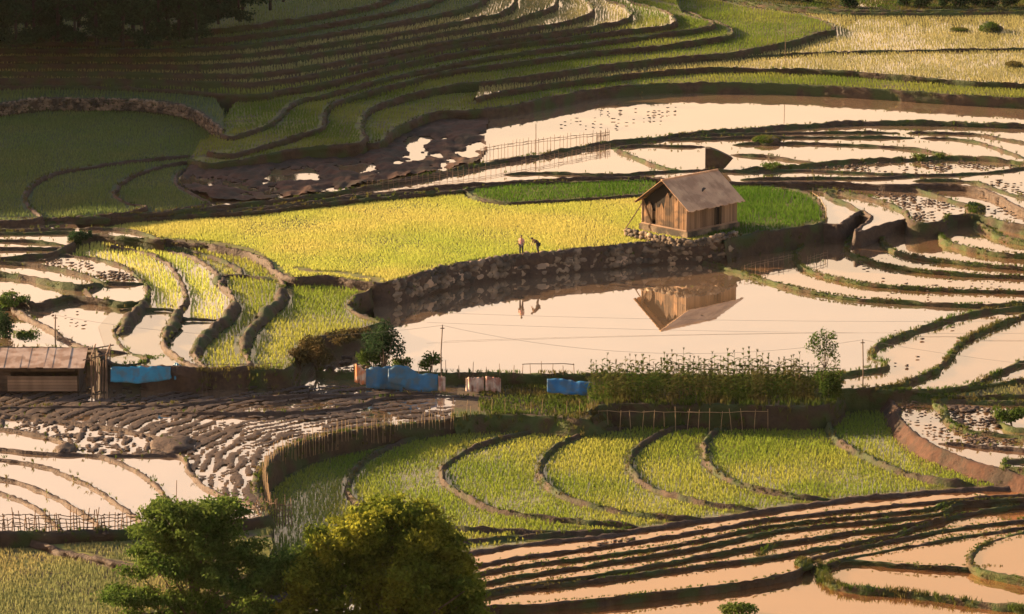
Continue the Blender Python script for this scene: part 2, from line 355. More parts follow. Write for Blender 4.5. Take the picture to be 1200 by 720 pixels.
# ---- far water and the flooded fields behind the cabin
slab([(1260,146),(1200,146),(1100,143),(1000,142.5),(950,145),(900,148.5),(850,152),(800,156),(760,161),(715,166),(660,175),(620,182),(575,189),(540,196),(500,204),(440,214)],
     [(430,205),(500,175),(560,150),(600,100),(1260,95)], 2.45, drop=.2, w=.6, h=.22, m='mudgrass', grass=5, slope=.8)
slab([(1260,258),(1225,250),(1200,244.5),(1185,238),(1170,228),(1145,219.5),(1110,216),(1080,215.5),(1050,217),(1020,216),(980,214),(920,213),(865,213),(800,210),(750,207.5),(700,207.5),(640,209.5),(600,212),(560,214.5),(530,217),(500,219.5),(450,225),(400,229.5)],
     [(380,226),(440,212),(560,185),(700,150),(1000,120),(1260,120)], 2.2, drop=.15, h=.13, w=.35)
slab([(790,208.5),(750,210),(680,212),(600,214.5),(560,219),(543,222.5),(500,226.5),(440,231),(380,238),(300,247),(200,253.5),(140,257),(95,259.5)],
     [(120,250),(200,240),(350,220),(440,205),(600,200),(790,200)], 2.05, drop=.25, h=.15, m='mudgrass', grass=3)
MB_ = dict(m='mud')
free_bund([(800,158),(850,157),(900,156),(950,154.7),(1054,154.3)], 2.2); free_bund([(1062,154.3),(1100,155),(1150,157),(1175,162),(1200,166),(1250,176)], 2.2)
free_bund([(780,163),(850,161),(900,160.2),(1000,160),(1072,160)], 2.2); free_bund([(1079,160.3),(1120,162),(1150,167),(1175,175),(1200,184)], 2.2)
free_bund([(715,172.5),(760,169.5),(800,171),(826,170.5)], 2.2, .11, .33); free_bund([(858,168),(915,167),(980,168.5),(1040,171),(1080,175),(1110,181),(1130,187)], 2.2, .12, .33)
free_bund([(718,173),(733,179),(760,190),(780,196),(800,199)], 2.2, .12, .33); free_bund([(856,180),(900,183),(930,187),(960,191)], 2.2, .11, .33)
free_bund([(866,198),(900,196.5),(940,194),(1000,188.5),(1080,185),(1130,184.5),(1200,190),(1260,196)], 2.2, .24, .5, 'grassy', 8)
free_bund([(590,203),(650,202),(720,204.5),(760,201.5),(800,199),(830,198.5),(860,200),(930,199),(960,199.5),(1040,203.5),(1110,204),(1160,201),(1200,196),(1240,192)], 2.2, .12, .33)
free_bund([(868,209),(920,208.7),(980,207.7),(1030,208),(1060,205.5),(1085,203.5)], 2.2, .12, .33)
free_bund([(1070,210.5),(1110,210.5),(1145,213),(1165,219.5),(1200,231),(1250,246)], 2.2, .13, .36)
free_bund([(300,244),(360,237),(400,232),(455,227),(520,222.5)], 2.05, .13, .4, 'mudgrass', 2)
free_bund([(170,252.5),(250,246.5),(320,241),(380,234.5)], 2.05, .12, .36, 'mudgrass', 2)
# right of the cabin
slab([(1260,272),(1200,264.5),(1180,260),(1160,254.5),(1135,250.5),(1113,252.5),(1103,259.5),(1090,261),(1068,258),(1064,250),(1055,243),(1035,235),(1000,226),(960,220),(905,217),(866,217)],
     [(866,205),(1000,195),(1260,215)], 1.8, drop=.5, h=.16, m='mudgrass', grass=5)
free_bund([(1035,217),(1070,221.5),(1105,230.5),(1140,241)], 1.8, .12, .36)
slab([(959,262),(975,263),(984,264),(993,257),(1002,250),(1011,247),(1022,253)], [(1003,243),(988,236),(972,230.5),(966,222),(930,214),(890,214),(940,235)], 1.7, drop=1.2, m='mud')
free_bund([(966,222),(971,230),(988,236.5),(1003,244),(1013,248)], 1.7, .1, .3)
slab([(1022,254),(1012,263),(1002,273),(1012,270),(1035,263),(1055,257.5),(1066,253),(1066,247)], [(1055,240),(1000,221),(962,216),(985,245)], 1.62, drop=1.15)
slab([(848,283),(862,277.5),(875,275),(900,271),(935,265.5),(960,261.5),(966,258),(967,250),(962,239),(952,229.5),(935,223),(905,219.5),(868,218)], [(830,222),(830,275)], 1.85, top='ricebed', drop=1.8, m='mudgrass', rice='lush', dens=16, rh=.4, grass=4, name='terrace_ground')
G6 = dict(top='warmwater', m='grassy', grass=14, h=.13, w=.34, gh=.16)
slab([(826,306),(845,311.5),(870,319),(900,328),(930,336),(960,342.5),(1000,348.5),(1060,353),(1110,356),(1160,356),(1200,354),(1260,352)], [(1260,280),(960,262),(860,262),(825,285)], .14, drop=.2, **G6)
slab([(962,280),(948,283),(938,289),(932,297),(934,306),(945,314),(965,321),(1000,329.5),(1040,334.5),(1100,338),(1200,341),(1260,343)], [(1260,270),(1000,258)], .28, drop=.2, **G6)
slab([(1015,270),(1005,273.5),(996,280),(992,288),(995,294.5),(1005,300),(1030,308),(1065,314.5),(1095,318),(1140,321),(1200,323.5),(1260,325)], [(1260,260),(1040,258)], .42, drop=.2, **G6)
slab([(1058,262),(1047,265),(1037,271.5),(1034,280),(1040,288),(1055,295),(1080,301),(1110,305),(1160,310.5),(1200,313),(1260,316)], [(1260,256),(1075,248)], .58, drop=.2, **G6)
slab([(1128,249),(1113,253.5),(1104,262),(1102,272),(1107,280),(1120,285),(1140,290),(1170,295.5),(1200,298),(1260,301)], [(1260,250),(1140,243)], .88, drop=.35, **G6)
slab([(1130,247),(1138,254),(1150,262),(1165,270),(1185,278),(1200,281),(1260,288)], [(1260,255),(1145,243)], 1.25, drop=.3, **{**G6, 'w':.8, 'h':.3})
# ---- the main yellow field, the strip above it, the left fan of curved terraces
slab([(545,224.5),(560,231),(590,236.5),(620,236.5),(660,234),(700,231.5),(740,228.5),(768,226)], [(768,202),(600,206),(545,214)], 1.95, top='ricebed', drop=.2, m='mudgrass', rice='lush', dens=14, rh=.35, name='terrace_ground')
slab([(193,281),(220,284),(250,287.5),(270,291),(292,295.5),(314,307),(328,319.5),(345,325),(375,323.5),(400,325.5),(432,330),(448,331),(470,327),(490,321),(520,312.5),(560,305),(600,299),(640,296),(680,291),(720,288),(745,285),(775,283),(800,282),(830,282),(852,282)],
     [(862,240),(770,215),(560,220),(300,235),(100,255),(98,264),(140,268),(170,273)], 1.8, top='ricebed', drop=1.2, m='mud', rice='rice_y', dens=46, rh=.22, grass=3, h=.16, name='terrace_ground')
slab([(350,322),(372,326),(400,327),(430,332.5),(444,334),(430,341),(415,348),(409,357),(416,366),(430,372),(446,377),(438,380),(420,386),(400,390),(370,396),(352,405),(343,418),(338,431),(310,433),(285,433)],
     [(262,430),(262,400),(320,330)], 1.2, top='wetbed', drop=1.4, m='mudgrass', rice='rice_g', dens=11, rh=.34, grass=5, name='paddy_water')
slab([(190,284),(250,289),(290,297),(311,308.5),(327,322),(333,335),(326,352),(308,368),(292,385),(285,398),(288,412),(292,428),(262,432),(238,432)], [(225,425),(215,420),(250,370),(240,310),(180,288)], 1.42, top='wetbed', drop=.35, h=.2, rice='rice_g', dens=11, rh=.34, m='mud', grass=2, name='paddy_water')
slab([(178,290),(215,297),(240,307),(252,318),(256,330),(263,338),(275,350),(274,362),(262,374),(245,388),(232,402),(228,414),(240,430),(228,432),(212,428)], [(200,425),(185,410),(200,370),(205,330),(150,290)], 1.55, top='thinwater', drop=.5, h=.24, m='mud', grass=2, name='paddy_water')
slab([(130,289),(165,294),(185,300),(200,311),(212,326),(218,343),(214,358),(203,372),(194,385),(192,398),(197,410),(215,422),(234,431),(200,430),(165,427)], [(150,424),(130,425),(115,380),(150,340),(60,300),(75,285),(100,272)], 1.75, top='thinwater', drop=.45, h=.24, m='mud', grass=2, name='paddy_water')
slab([(-60,304),(0,301.5),(30,299),(60,296),(78,287),(96,277),(112,274),(150,278),(193,282)], [(190,279),(165,271.5),(135,267.5),(92,266),(88,260.5),(60,258),(-60,258)], 2.3, top='water', drop=.25, m='mudgrass', grass=2)
slab([(58,297),(100,301),(140,310),(160,322),(172,335),(174,345),(166,352),(145,353.5),(120,350),(80,346),(60,351),(42,356.5),(28,351),(5,352),(-60,357)], [(-60,290),(50,285)], 2.05, top='water', drop=.35, m='mudgrass', grass=3)
slab([(177,346),(169,357),(155,366),(141,378),(133,389),(138,400),(150,411),(172,421),(150,427),(128,424),(108,410),(60,407),(-60,405)], [(-60,335),(120,335),(165,335)], 1.65, top='water', drop=.4, m='mudgrass', grass=2)
LU = dict(z=2.3, h=.1, w=.33); L2 = dict(z=1.65, h=.16, w=.4)
L0 = dict(z=2.05, h=.13, w=.36)
free_bund([(-30,269),(0,269),(50,268),(88,267)], m='mudgrass', grass=3, **LU)
free_bund([(92,267),(135,267.8),(165,271.5),(192,281)], 2.3, .1, .36, 'mudgrass', 3)
free_bund([(-30,273),(30,272.3),(75,271.5),(110,273.5)], m='mudgrass', grass=3, **LU)
free_bund([(-30,281),(20,281),(50,283),(78,286)], **LU); free_bund([(-30,290),(30,290.5),(62,290),(76,288)], **LU)
free_bund([(-30,305.5),(0,307),(40,310),(80,316),(105,323.5),(118,330),(140,331.5),(168,330.5)], m='mudgrass', grass=3, **L0)
free_bund([(-30,319),(0,320),(30,324),(60,331),(75,334),(98,336),(120,331)], m='mudgrass', grass=3, **{**L0, 'h':.25, 'w':.6})
free_bund([(99,334),(102,340),(108,346)], m='mudgrass', grass=3, **L0)
free_bund([(12,356),(22,365),(40,374),(55,382),(72,393),(95,405),(125,411),(150,412)], m='mud', **L2)
free_bund([(140,361.5),(160,361),(190,361),(208,362)], 1.75, .1, .3); free_bund([(198,373),(220,373),(250,373.5),(260,374)], 1.55, .1, .3)
free_bund([(254,322.5),(275,322),(300,323.5),(325,327)], 1.42, .1, .3); free_bund([(200,287.5),(240,297.5),(268,308),(283,317),(284,321)], 1.42, .14, .36, 'mudgrass', 2)
free_bund([(255,318),(258,325),(256,330)], 1.55, .3, .7)
BK = dict(h=.5, w=.95, m='mudgrass', grass=4, drop=.3)
free_bund([(171,350),(162,362),(150,374),(140,387)], 1.65, **BK); free_bund([(212,361),(205,373),(197,385),(194,396)], 1.6, **BK)
free_bund([(276,352),(272,364),(260,376),(244,389),(232,402),(229,412)], 1.45, **BK); free_bund([(333,334),(327,352),(309,368),(293,385),(286,398),(288,410)], 1.25, **BK)
# ---- the pond and the flooded fields right of it
slab([(1260,350),(1200,358.5),(1150,364),(1110,373),(1075,385),(1045,396),(1028,403),(1022,411),(1023,419),(1037,424),(1036,429),(1010,433),(985,438),(975,440.5),(930,440),(880,439.5),(800,439.5),(690,438.5),(600,437.5),(520,436.5),(470,435.5),(430,436),(385,436),(372,434)],
     [(375,415),(440,372),(430,340),(600,285),(700,275),(860,270),(960,300),(1260,330)], 0.0, top='pond', drop=.6, h=.14, m='grassy', grass=10, w=.5, gh=.3)
slab([(1260,345),(1200,368),(1170,378.5),(1135,394),(1122,404),(1113,417),(1095,433),(1070,443),(1045,452),(1015,454),(985,456)], [(985,440),(1000,425),(1015,400),(1100,350),(1260,330)], -.15, drop=.15, top='warmwater', m='grassy', grass=12, h=.16, w=.48)
slab([(1260,396),(1200,422),(1170,435.5),(1140,448),(1110,455),(1060,457),(1020,457)], [(1020,440),(1120,390),(1260,330)], -.3, drop=.2, top='warmwater', m='grassy', grass=12, h=.16, w=.48)
slab([(1260,438),(1200,445),(1150,451),(1110,456.5),(1060,459),(1020,458.5)], [(1020,440),(1260,400)], -.45, drop=.2, top='warmwater', m='grassy', grass=10, h=.16, w=.5)
slab([(1260,462),(1200,463.5),(1130,464),(1090,464),(1040,461.5)], [(1020,455),(1050,445),(1260,430)], -.65, top='ricebed', drop=.25, m='grassy', grass=8, rice='rice_o', dens=10, rh=.3, name='terrace_ground')
slab([(978,457),(1005,458),(1030,462),(1047,472),(1057,488),(1068,504),(1090,519),(1120,532),(1150,543),(1200,557),(1260,573)], [(1260,455),(1100,450),(985,450)], -.95, top='warmwater', drop=.85, h=.14, w=.45, m='red', slope=.8, grass=1)
free_bund([(1080,466.5),(1130,469),(1200,471),(1250,473)], -.95, .18, .6, 'grassy', 10)
free_bund([(1094,470),(1107,482),(1113,494),(1130,503),(1160,507),(1200,511),(1250,516)], -.95, .18, .55, 'grassy', 10)
free_bund([(1100,517),(1150,522),(1200,527),(1250,530)], -.95, .13, .45, 'mud', 3)
free_bund([(1250,540),(1200,538),(1180,540),(1175,546),(1200,551),(1250,560)], -.95, .2, .5, 'grassy', 10)
free_bund([(1168,478),(1170,490),(1180,500),(1200,503),(1250,505)], -.95, .2, .5, 'grassy', 12)
# ---- garden plot, grassy slope, ploughed field, lower left water, planted fan of fields
def zplough(x, y): return -.9 * min(1.0, max(0.0, (x - 300.0) / 220.0))
slab([(688,482),(700,475),(760,474),(850,475),(940,476),(972,473),(985,462)], [(990,445),(930,432),(690,432)], -.2, top='soil', drop=1.6, m='mudgrass', rice='grass', dens=10, rh=.5, grass=16, gh=.5, name='terrace_ground')
slab([(530,489),(560,487),(600,485.5),(640,487),(690,491),(705,484)], [(720,450),(690,432),(540,432)], -.75, top='soil', drop=1.0, m='grassy', rice='grass', dens=16, rh=.3, grass=16, gh=.4, slope=.8, name='terrace_ground')
slab([(562,486),(530,491),(480,496.5),(430,502.5),(390,508.5),(350,518.5),(325,530),(308,545),(300,562),(301,578),(308,592),(314,603),(290,607.5),(250,611),(160,619),(80,622.5),(0,622.5),(-60,622)],
     [(-60,425),(250,425),(400,430),(562,440)], zplough, top='water', drop=1.0, m='mudgrass', h=.12, w=.6, grass=9, ext=1.5)
for c in ([(-40,496),(0,501),(40,508.5),(75,517),(92,526)], [(-40,522),(0,525.5),(60,531),(115,533.5),(150,545),(180,564),(200,592),(208,615)], [(-40,533),(0,537),(40,543),(80,556),(120,578),(158,604),(175,622)],
          [(-40,553),(0,560),(30,567),(60,579),(105,606),(125,623)], [(-40,568),(0,576),(30,587),(55,604),(75,624)]):
    free_bund(c, 0.0, .09, .32, 'mud')
free_bund([(115,533.5),(160,532.5),(200,533),(215,536),(222,552),(235,565),(262,580),(295,591),(305,601)], 0.0, .1, .36, 'mud')
free_bund([(-40,484),(0,485.5),(60,491),(130,501),(180,511),(215,522)], 0.0, .1, .4, 'mud')
free_bund([(-40,478),(100,476),(200,474),(300,466),(370,463),(440,462),(520,460)], zplough, .14, .4, 'mud')
free_bund([(180,482),(300,484),(380,480),(420,474),(440,467),(500,464),(570,466)], zplough, .14, .4, 'mud')
slab([(-60,612),(10,625),(40,634),(70,643),(100,650),(140,659),(180,667),(240,676),(300,680)], [(320,640),(314,600),(160,600),(-60,605)], -.6, top='ricebed', drop=.3, h=.13, w=.4, m='mud', rice='rice_o', dens=16, rh=.3, name='terrace_ground')
slab([(300,690),(250,700),(200,712),(150,730),(100,770)], [(-60,770),(-60,605),(40,625),(180,655),(300,670)], -.9, top='ricebed', drop=1.5, m='grassy', rice='rice_o', dens=18, rh=.32, grass=6, name='terrace_ground')
slab([(1260,567),(1200,570.5),(1150,571.5),(1100,574),(1050,579),(1000,583.5),(950,590),(900,597),(850,604.5),(800,612),(760,618),(700,627.5),(640,634),(600,638),(555,646),(480,656),(400,661),(330,656),(290,648)],
     [(285,600),(290,540),(350,500),(560,470),(1000,455),(1080,480),(1260,545)], -1.8, top='wetbed', drop=.15, h=.15, w=.6, m='mud', rice='rice_g', dens=17, rh=.27, slope=.15, name='paddy_water')
A_ = dict(z=-1.8, h=.2, w=.38)
free_bund([(545,502),(490,511.5),(450,525),(420,545),(409,562),(408,573),(415,584),(440,598),(480,610),(540,618),(620,621.5),(700,622),(740,620)], m='mudgrass', grass=5, gh=.2, **A_)
free_bund([(645,499),(600,509),(552,524),(527,539),(517.5,550),(520,562),(540,577),(570,592),(610,602),(680,610),(750,616)], m='mudgrass', grass=5, gh=.2, **A_)
free_bund([(735,499),(690,506.5),(655,520),(638,535),(632,550),(637,563),(652,576),(690,590),(740,600),(790,605.5),(830,606)], m='mudgrass', grass=5, gh=.2, **A_)
free_bund([(815,497),(785,502.5),(756,517),(741,530),(737,543),(744,555),(760,567.5),(790,580),(840,590),(890,595)], m='mudgrass', grass=5, gh=.2, **A_)
free_bund([(852,499),(836,504.5),(828,515),(826,528),(832,545),(848,558),(880,570),(930,580),(975,583)], m='mudgrass', grass=5, gh=.2, **A_)
free_bund([(960,478),(970,495),(980,513),(1000,526),(1030,540),(1060,552),(1100,562),(1145,566)], m='mudgrass', grass=4, **{**A_, 'h':.35, 'w':.5})
free_bund([(480,634),(540,633),(600,628),(660,625),(740,620)], -1.8, .16, .4, 'mudgrass', 3)
# ---- the lower right staircase of flooded terraces
S = dict(top='muddy', m='mudgrass', grass=8, h=.07, w=.27, gh=.11, slope=.05)
slab([(1260,577),(1200,580),(1150,582),(1110,585.5),(1060,590),(1000,596),(950,602),(900,608),(850,616),(800,624.5),(750,632.5),(700,640),(650,647),(600,654),(550,663),(500,670)], [(500,640),(700,600),(1260,555)], -1.92, drop=.12, **{**S, 'm':'mud', 'grass':3})
slab([(1260,580),(1200,584),(1150,586),(1108,589.5),(1095,595),(1050,600),(1000,605),(950,610),(900,616),(850,625.5),(800,636),(750,643.5),(700,651),(650,657),(600,664),(550,673),(500,680)], [(500,650),(700,620),(1260,565)], -2.03, drop=.11, **S)
slab([(1260,582),(1200,585.5),(1150,587.5),(1116,592),(1107,598),(1090,602.5),(1050,607),(1000,612),(950,617),(900,623),(850,634),(800,644),(750,652),(700,660),(650,668),(600,676),(550,685),(500,692)], [(500,660),(700,630),(1260,570)], -2.14, drop=.11, **S)
slab([(1110,598),(1107,605),(1080,611),(1050,616),(1000,622),(950,630),(900,637),(850,645.5),(800,655),(750,664),(700,673),(650,680),(600,686),(550,695),(500,700)], [(500,670),(700,640),(1000,595),(1110,588)], -2.26, drop=.12, **S)
slab([(1260,585),(1200,592),(1160,597),(1120,604),(1085,614),(1050,625),(1000,635),(950,643),(900,652.5),(825,662),(750,672),(675,682),(600,690),(550,699),(500,704)], [(500,670),(700,650),(1100,580),(1260,570)], -2.4, drop=.14, **{**S, 'w':.36, 'h':.1})
free_bund([(885,653),(895,645),(915,637),(945,634.5)], -2.47, .1, .3, 'grassy', 8)
slab([(1260,600),(1200,608.5),(1150,614.5),(1100,622),(1050,631.5),(1000,642),(970,650),(948,656),(935,667),(900,676.5),(825,687.5),(750,696.5),(675,703.5),(600,709),(540,713),(490,716)], [(490,690),(700,660),(1000,620),(1260,580)], -2.55, drop=.15, **S)
slab([(1260,608),(1200,617.5),(1160,624),(1120,630),(1080,637),(1040,644),(1000,652.5),(978,658),(962,664)], [(945,660),(970,640),(1100,610),(1260,590)], -2.65, drop=.1, **S)
slab([(1260,660),(1180,664.5),(1110,664),(1060,661),(1010,656.5),(985,656.5),(970,661)], [(962,655),(1000,640),(1260,600)], -2.7, drop=.08, **{**S, 'h':.06, 'w':.26})
slab([(958,659),(962,667),(967,675),(977,683),(992,687.5),(1020,690),(1060,693),(1100,699),(1150,706),(1200,713),(1260,722)], [(1260,640),(1000,640),(965,650)], -2.75, drop=.35, **{**S, 'm':'grassy', 'grass':26, 'gh':.4, 'h':.3, 'w':.7, 'slope':.35})
slab([(1260,610),(1200,623),(1168,631),(1146,641),(1137,651),(1140,661),(1152,667),(1175,672),(1200,677.5),(1260,690)], [(1270,650)], -2.5, drop=.25, **{**S, 'm':'grassy', 'grass':16, 'h':.14, 'w':.4})
slab([(1300,800),(500,800)], [(480,690),(700,680),(960,640),(1300,680)], -3.0, drop=1.5, **S)
slab([(620,800),(120,800)], [(140,700),(200,690),(280,660),(420,640),(620,640)], -3.0, drop=1, m='mud', bund=True)
scatter_grass(curve3([(218,437),(250,437),(290,436),(335,434)], 1.4, .3), .5, 1.4, 22, 1, .35, .1)
scatter_grass(curve3([(60,432),(120,430),(170,427)], 1.5, .3), .5, 1.4, 14, 1, .3, .1)
# ---- base terrain under and beyond the terraces, reaching the horizon
FP = np.vstack(FRONTPTS)
def ground_z(X, Y, k=40):
    out = np.zeros(len(X))
    for i0 in range(0, len(X), 4000):
        d2 = (X[i0:i0 + 4000, None] - FP[None, :, 0]) ** 2 + ((Y[i0:i0 + 4000, None] - FP[None, :, 1]) * .8) ** 2 + 4.0
        w = 1 / d2 ** 2.0; zz = (w * FP[None, :, 2]).sum(1) / w.sum(1)
        out[i0:i0 + 4000] = zz - 2.6
    return out
gx = np.unique(np.r_[-6000, -3000, -1500, -800, -400, -250, np.arange(-150, 151, 5), 250, 400, 800, 1500, 3000, 6000])
gy = np.unique(np.r_[-3000, -1000, -300, 0, 100, 160, 200, np.arange(220, 560, 5), 600, 700, 900, 1400, 2500, 5000, 9000])
GX, GY = np.meshgrid(gx, gy, indexing='ij'); gz = ground_z(GX.ravel().astype(float), GY.ravel().astype(float))
dist = np.clip((np.abs(GX.ravel()) - 110) / 300, 0, 1) ; gz = gz * (1 - dist) + (-3) * dist
near = np.clip((225 - GY.ravel()) / 60, 0, 1); gz = gz - near * 38      # the slope falls away below the viewpoint
n1_, n2_ = len(gx), len(gy); a = (np.arange(n1_ - 1)[:, None] * n2_ + np.arange(n2_ - 1)[None]).ravel()
tag(link('ground', np_mesh('ground', np.stack((GX.ravel(), GY.ravel(), gz), 1), np.stack((a, a + n2_, a + n2_ + 1, a + 1), 1)), M['soil'], smooth=True), kind='structure')
# ---- the hill left of the view whose shadow lies over the far hillside
XC = -135.0; ca_, sa_, te = math.cos(SUN_AZ), math.sin(SUN_AZ), math.tan(SUN_EL)
key = []
for (px, py, z) in ((-10,262,2.4), (120,252,2.4), (215,246,2.4), (330,235,2.3), (440,212,2.3), (550,178,2.5), (595,130,3.4), (635,60,5.5), (650,20,7.2), (660,-40,8.5)):
    p = gp(px, py, z); d = (p[0] - XC) / ca_; key.append((p[1] + d * sa_, z + d * te))
key.sort(); ky = np.array([k[0] for k in key]); kz = np.array([k[1] for k in key])
hx = np.arange(-330, -84, 6.0); hy = np.arange(ky[0] - 60, ky[-1] + 330, 5.0)
HX, HY = np.meshgrid(hx, hy, indexing='ij')
crest = np.interp(HY, np.r_[ky[0] - 60, ky[0] - 14, ky, ky[-1] + 60, ky[-1] + 400], np.r_[-6, 0, kz, kz[-1] + 6, kz[-1]])
prof = np.where(HX > XC, np.exp(-((HX - XC) / 24.0) ** 2), np.exp(-((HX - XC) / 120.0) ** 2))
rough = np.array([mnoise.noise(Vector((x * .06, y * .06, 0))) + .6 * mnoise.noise(Vector((x * .17, y * .17, 3))) for x, y in zip(HX.ravel(), HY.ravel())]).reshape(HX.shape)
HZ = (crest + 4) * prof - 4 + rough * 1.6 * prof
n1_, n2_ = HX.shape; a = (np.arange(n1_ - 1)[:, None] * n2_ + np.arange(n2_ - 1)[None]).ravel()
tag(link('hill', np_mesh('hill', np.stack((HX.ravel(), HY.ravel(), HZ.ravel()), 1), np.stack((a, a + n2_, a + n2_ + 1, a + 1), 1)), M['grassy'], smooth=True), kind='structure')

# ------------------------------------------------------------------ rice, grass
def inside(P, X, Y):
    r = np.zeros(len(X), bool); x1, y1 = P[:, 0], P[:, 1]; x2, y2 = np.roll(x1, -1), np.roll(y1, -1)
    for a, b, c, d in zip(x1, y1, x2, y2):
        if b == d: continue
        m = ((b > Y) != (d > Y)); r ^= m & (X < (c - a) * (Y - b) / (d - b) + a)
    return r
def blades(name, P, H, W, nb, m, lean=.35, kind='stuff'):
    n = len(P) * nb; B = np.repeat(P, nb, 0) + np.c_[rng.normal(0, .045, (n, 2)), np.zeros(n)]
    az = rng.uniform(0, 2 * PI, n); la = rng.uniform(0, 2 * PI, n); le = rng.uniform(.05, lean, n)
    h = np.repeat(H, nb) * rng.uniform(.65, 1.15, n)
    wv = np.c_[np.cos(az), np.sin(az), np.zeros(n)] * (W * .5)
    tip = B + np.c_[np.cos(la) * h * le, np.sin(la) * h * le, h]; mid = B + (tip - B) * .5; mid[:, 2] += .03
    V = np.stack((B - wv * .7, B + wv * .7, mid + wv, mid - wv, tip), 1).reshape(-1, 3)
    i = np.arange(n) * 5
    Fx = np.concatenate((np.stack((i, i + 1, i + 2), 1), np.stack((i, i + 2, i + 3), 1), np.stack((i + 3, i + 2, i + 4), 1)))
    return tag(link(name, np_mesh(name, V, Fx), M[m]), kind=kind)
cells_i = np.array(list(BUNDCELLS)); CK = set((cells_i[:, 0] * 100003 + cells_i[:, 1]).tolist()); CK = np.array(sorted(CK))
def on_bund(X, Y):
    k = np.floor(X / CELL).astype(np.int64) * 100003 + np.floor(Y / CELL).astype(np.int64)
    return np.isin(k, CK)
def visible(X, Y, Z):                   # within a margin of the photo's field
    dy = Y; dz = Z - CAM_H; f_ = dy * cp - dz * sp; u = dy * sp + dz * cp
    px = 600 + F * X / f_; py = 360 - F * u / f_
    return (px > -90) & (px < 1290) & (py > -40) & (py < 800)
def field(sl, P, z, kind, dens, rh, part=None, sx=.36):
    lo, hi = P.min(0), P.max(0); sy = 1 / (dens * sx); mg = .14 * (hi[1] - lo[1]); lo = lo - np.array((mg, 0)); hi = hi + np.array((mg, 0))
    nx, ny = int((hi[0] - lo[0]) / sx) + 1, int((hi[1] - lo[1]) / sy) + 1
    I, J = np.meshgrid(np.arange(nx), np.arange(ny), indexing='ij'); I = I.ravel(); J = J.ravel()
    ang = rng.uniform(-.12, .12)
    X = lo[0] + I * sx + rng.normal(0, .05, I.size); Y = lo[1] + J * sy + rng.normal(0, .06, I.size)
    X = X + ang * (Y - lo[1]) - ang * (hi[1] - lo[1]) * .5 + np.sin(Y * .35) * .12
    k = visible(X, Y, np.full(X.size, z)) & ~on_bund(X, Y); X, Y = X[k], Y[k]
    k = inside(P, X, Y); X, Y = X[k], Y[k]
    if part is not None: k = part(X, Y); X, Y = X[k], Y[k]
    for o in SLABS:
        if o is not sl and o['z'] > z + 1e-3 and len(X):
            q = o['P']; bb = (X > q[:, 0].min()) & (X < q[:, 0].max()) & (Y > q[:, 1].min()) & (Y < q[:, 1].max())
            if bb.any():
                r = np.zeros(len(X), bool); r[bb] = inside(q, X[bb], Y[bb]); X, Y = X[~r], Y[~r]
    # gaps and uneven growth
    g = np.array([mnoise.noise(Vector((x * .25, y * .16, z))) for x, y in zip(X, Y)]) if len(X) else np.zeros(0)
    k = rng.random(len(X)) < np.clip(.95 + g * .5, .3, 1); X, Y, g = X[k], Y[k], g[k]
    if not len(X): return
    Zb = np.full(len(X), z - .02)
    if sl is not None and callable(sl['zf']):
        f_ = Y * cp - (z - CAM_H) * sp; Zb = np.array([sl['zf'](v, 0) for v in 600 + F * X / f_]) - sl['dzw'] - .02
    Pn = np.c_[X, Y, Zb]
    if kind == 'grass': blades('grass', Pn, rh * (1 + g * .6), .07, 4, 'grass', .6)
    else: blades('young_rice', Pn, rh * (1 + g * .45), (.03 if dens > 40 else .038) if dens > 20 else .045, 4, kind, .4)
for s in SLABS:
    if s['rice']: field(s, s['P'], s['z'], s['rice'], s['dens'], s['rh'], sx=.2 if s['dens'] > 40 else .25 if s['dens'] > 13 else .3)
def sub(front_px, z, kind, dens, rh, sx=.3):
    P = np.array([gp(x, y, z)[:2] for x, y in front_px]); field(None, P, z - .19, kind, dens, rh, sx=sx)
# planted upper halves of the left fan (the lower ends stand under bare water)
sub([(60,296),(75,284),(112,275),(140,288),(185,300),(205,315),(220,345),(213,359),(140,359),(178,345),(170,330),(150,315)], 1.75, 'rice_y', 12, .32)
sub([(128,285),(180,288),(240,305),(258,330),(278,350),(272,365),(258,372),(195,371),(215,340),(195,305)], 1.55, 'rice_y', 12, .32)
sub([(104,334),(168,333),(165,352),(140,351),(108,345)], 2.05, 'rice_y', 14, .3); sub([(52,333),(75,335),(97,337),(97,346),(60,339)], 2.05, 'rice_y', 14, .3)
# bank grass
PT = np.vstack([g[0] for g in GRASSPTS]); HT = np.concatenate([np.full(len(g[0]), g[1]) for g in GRASSPTS])
k = visible(PT[:, 0], PT[:, 1], PT[:, 2]); PT, HT = PT[k], HT[k]
blades('grass', PT, HT, .05, 5, 'grass', .8)
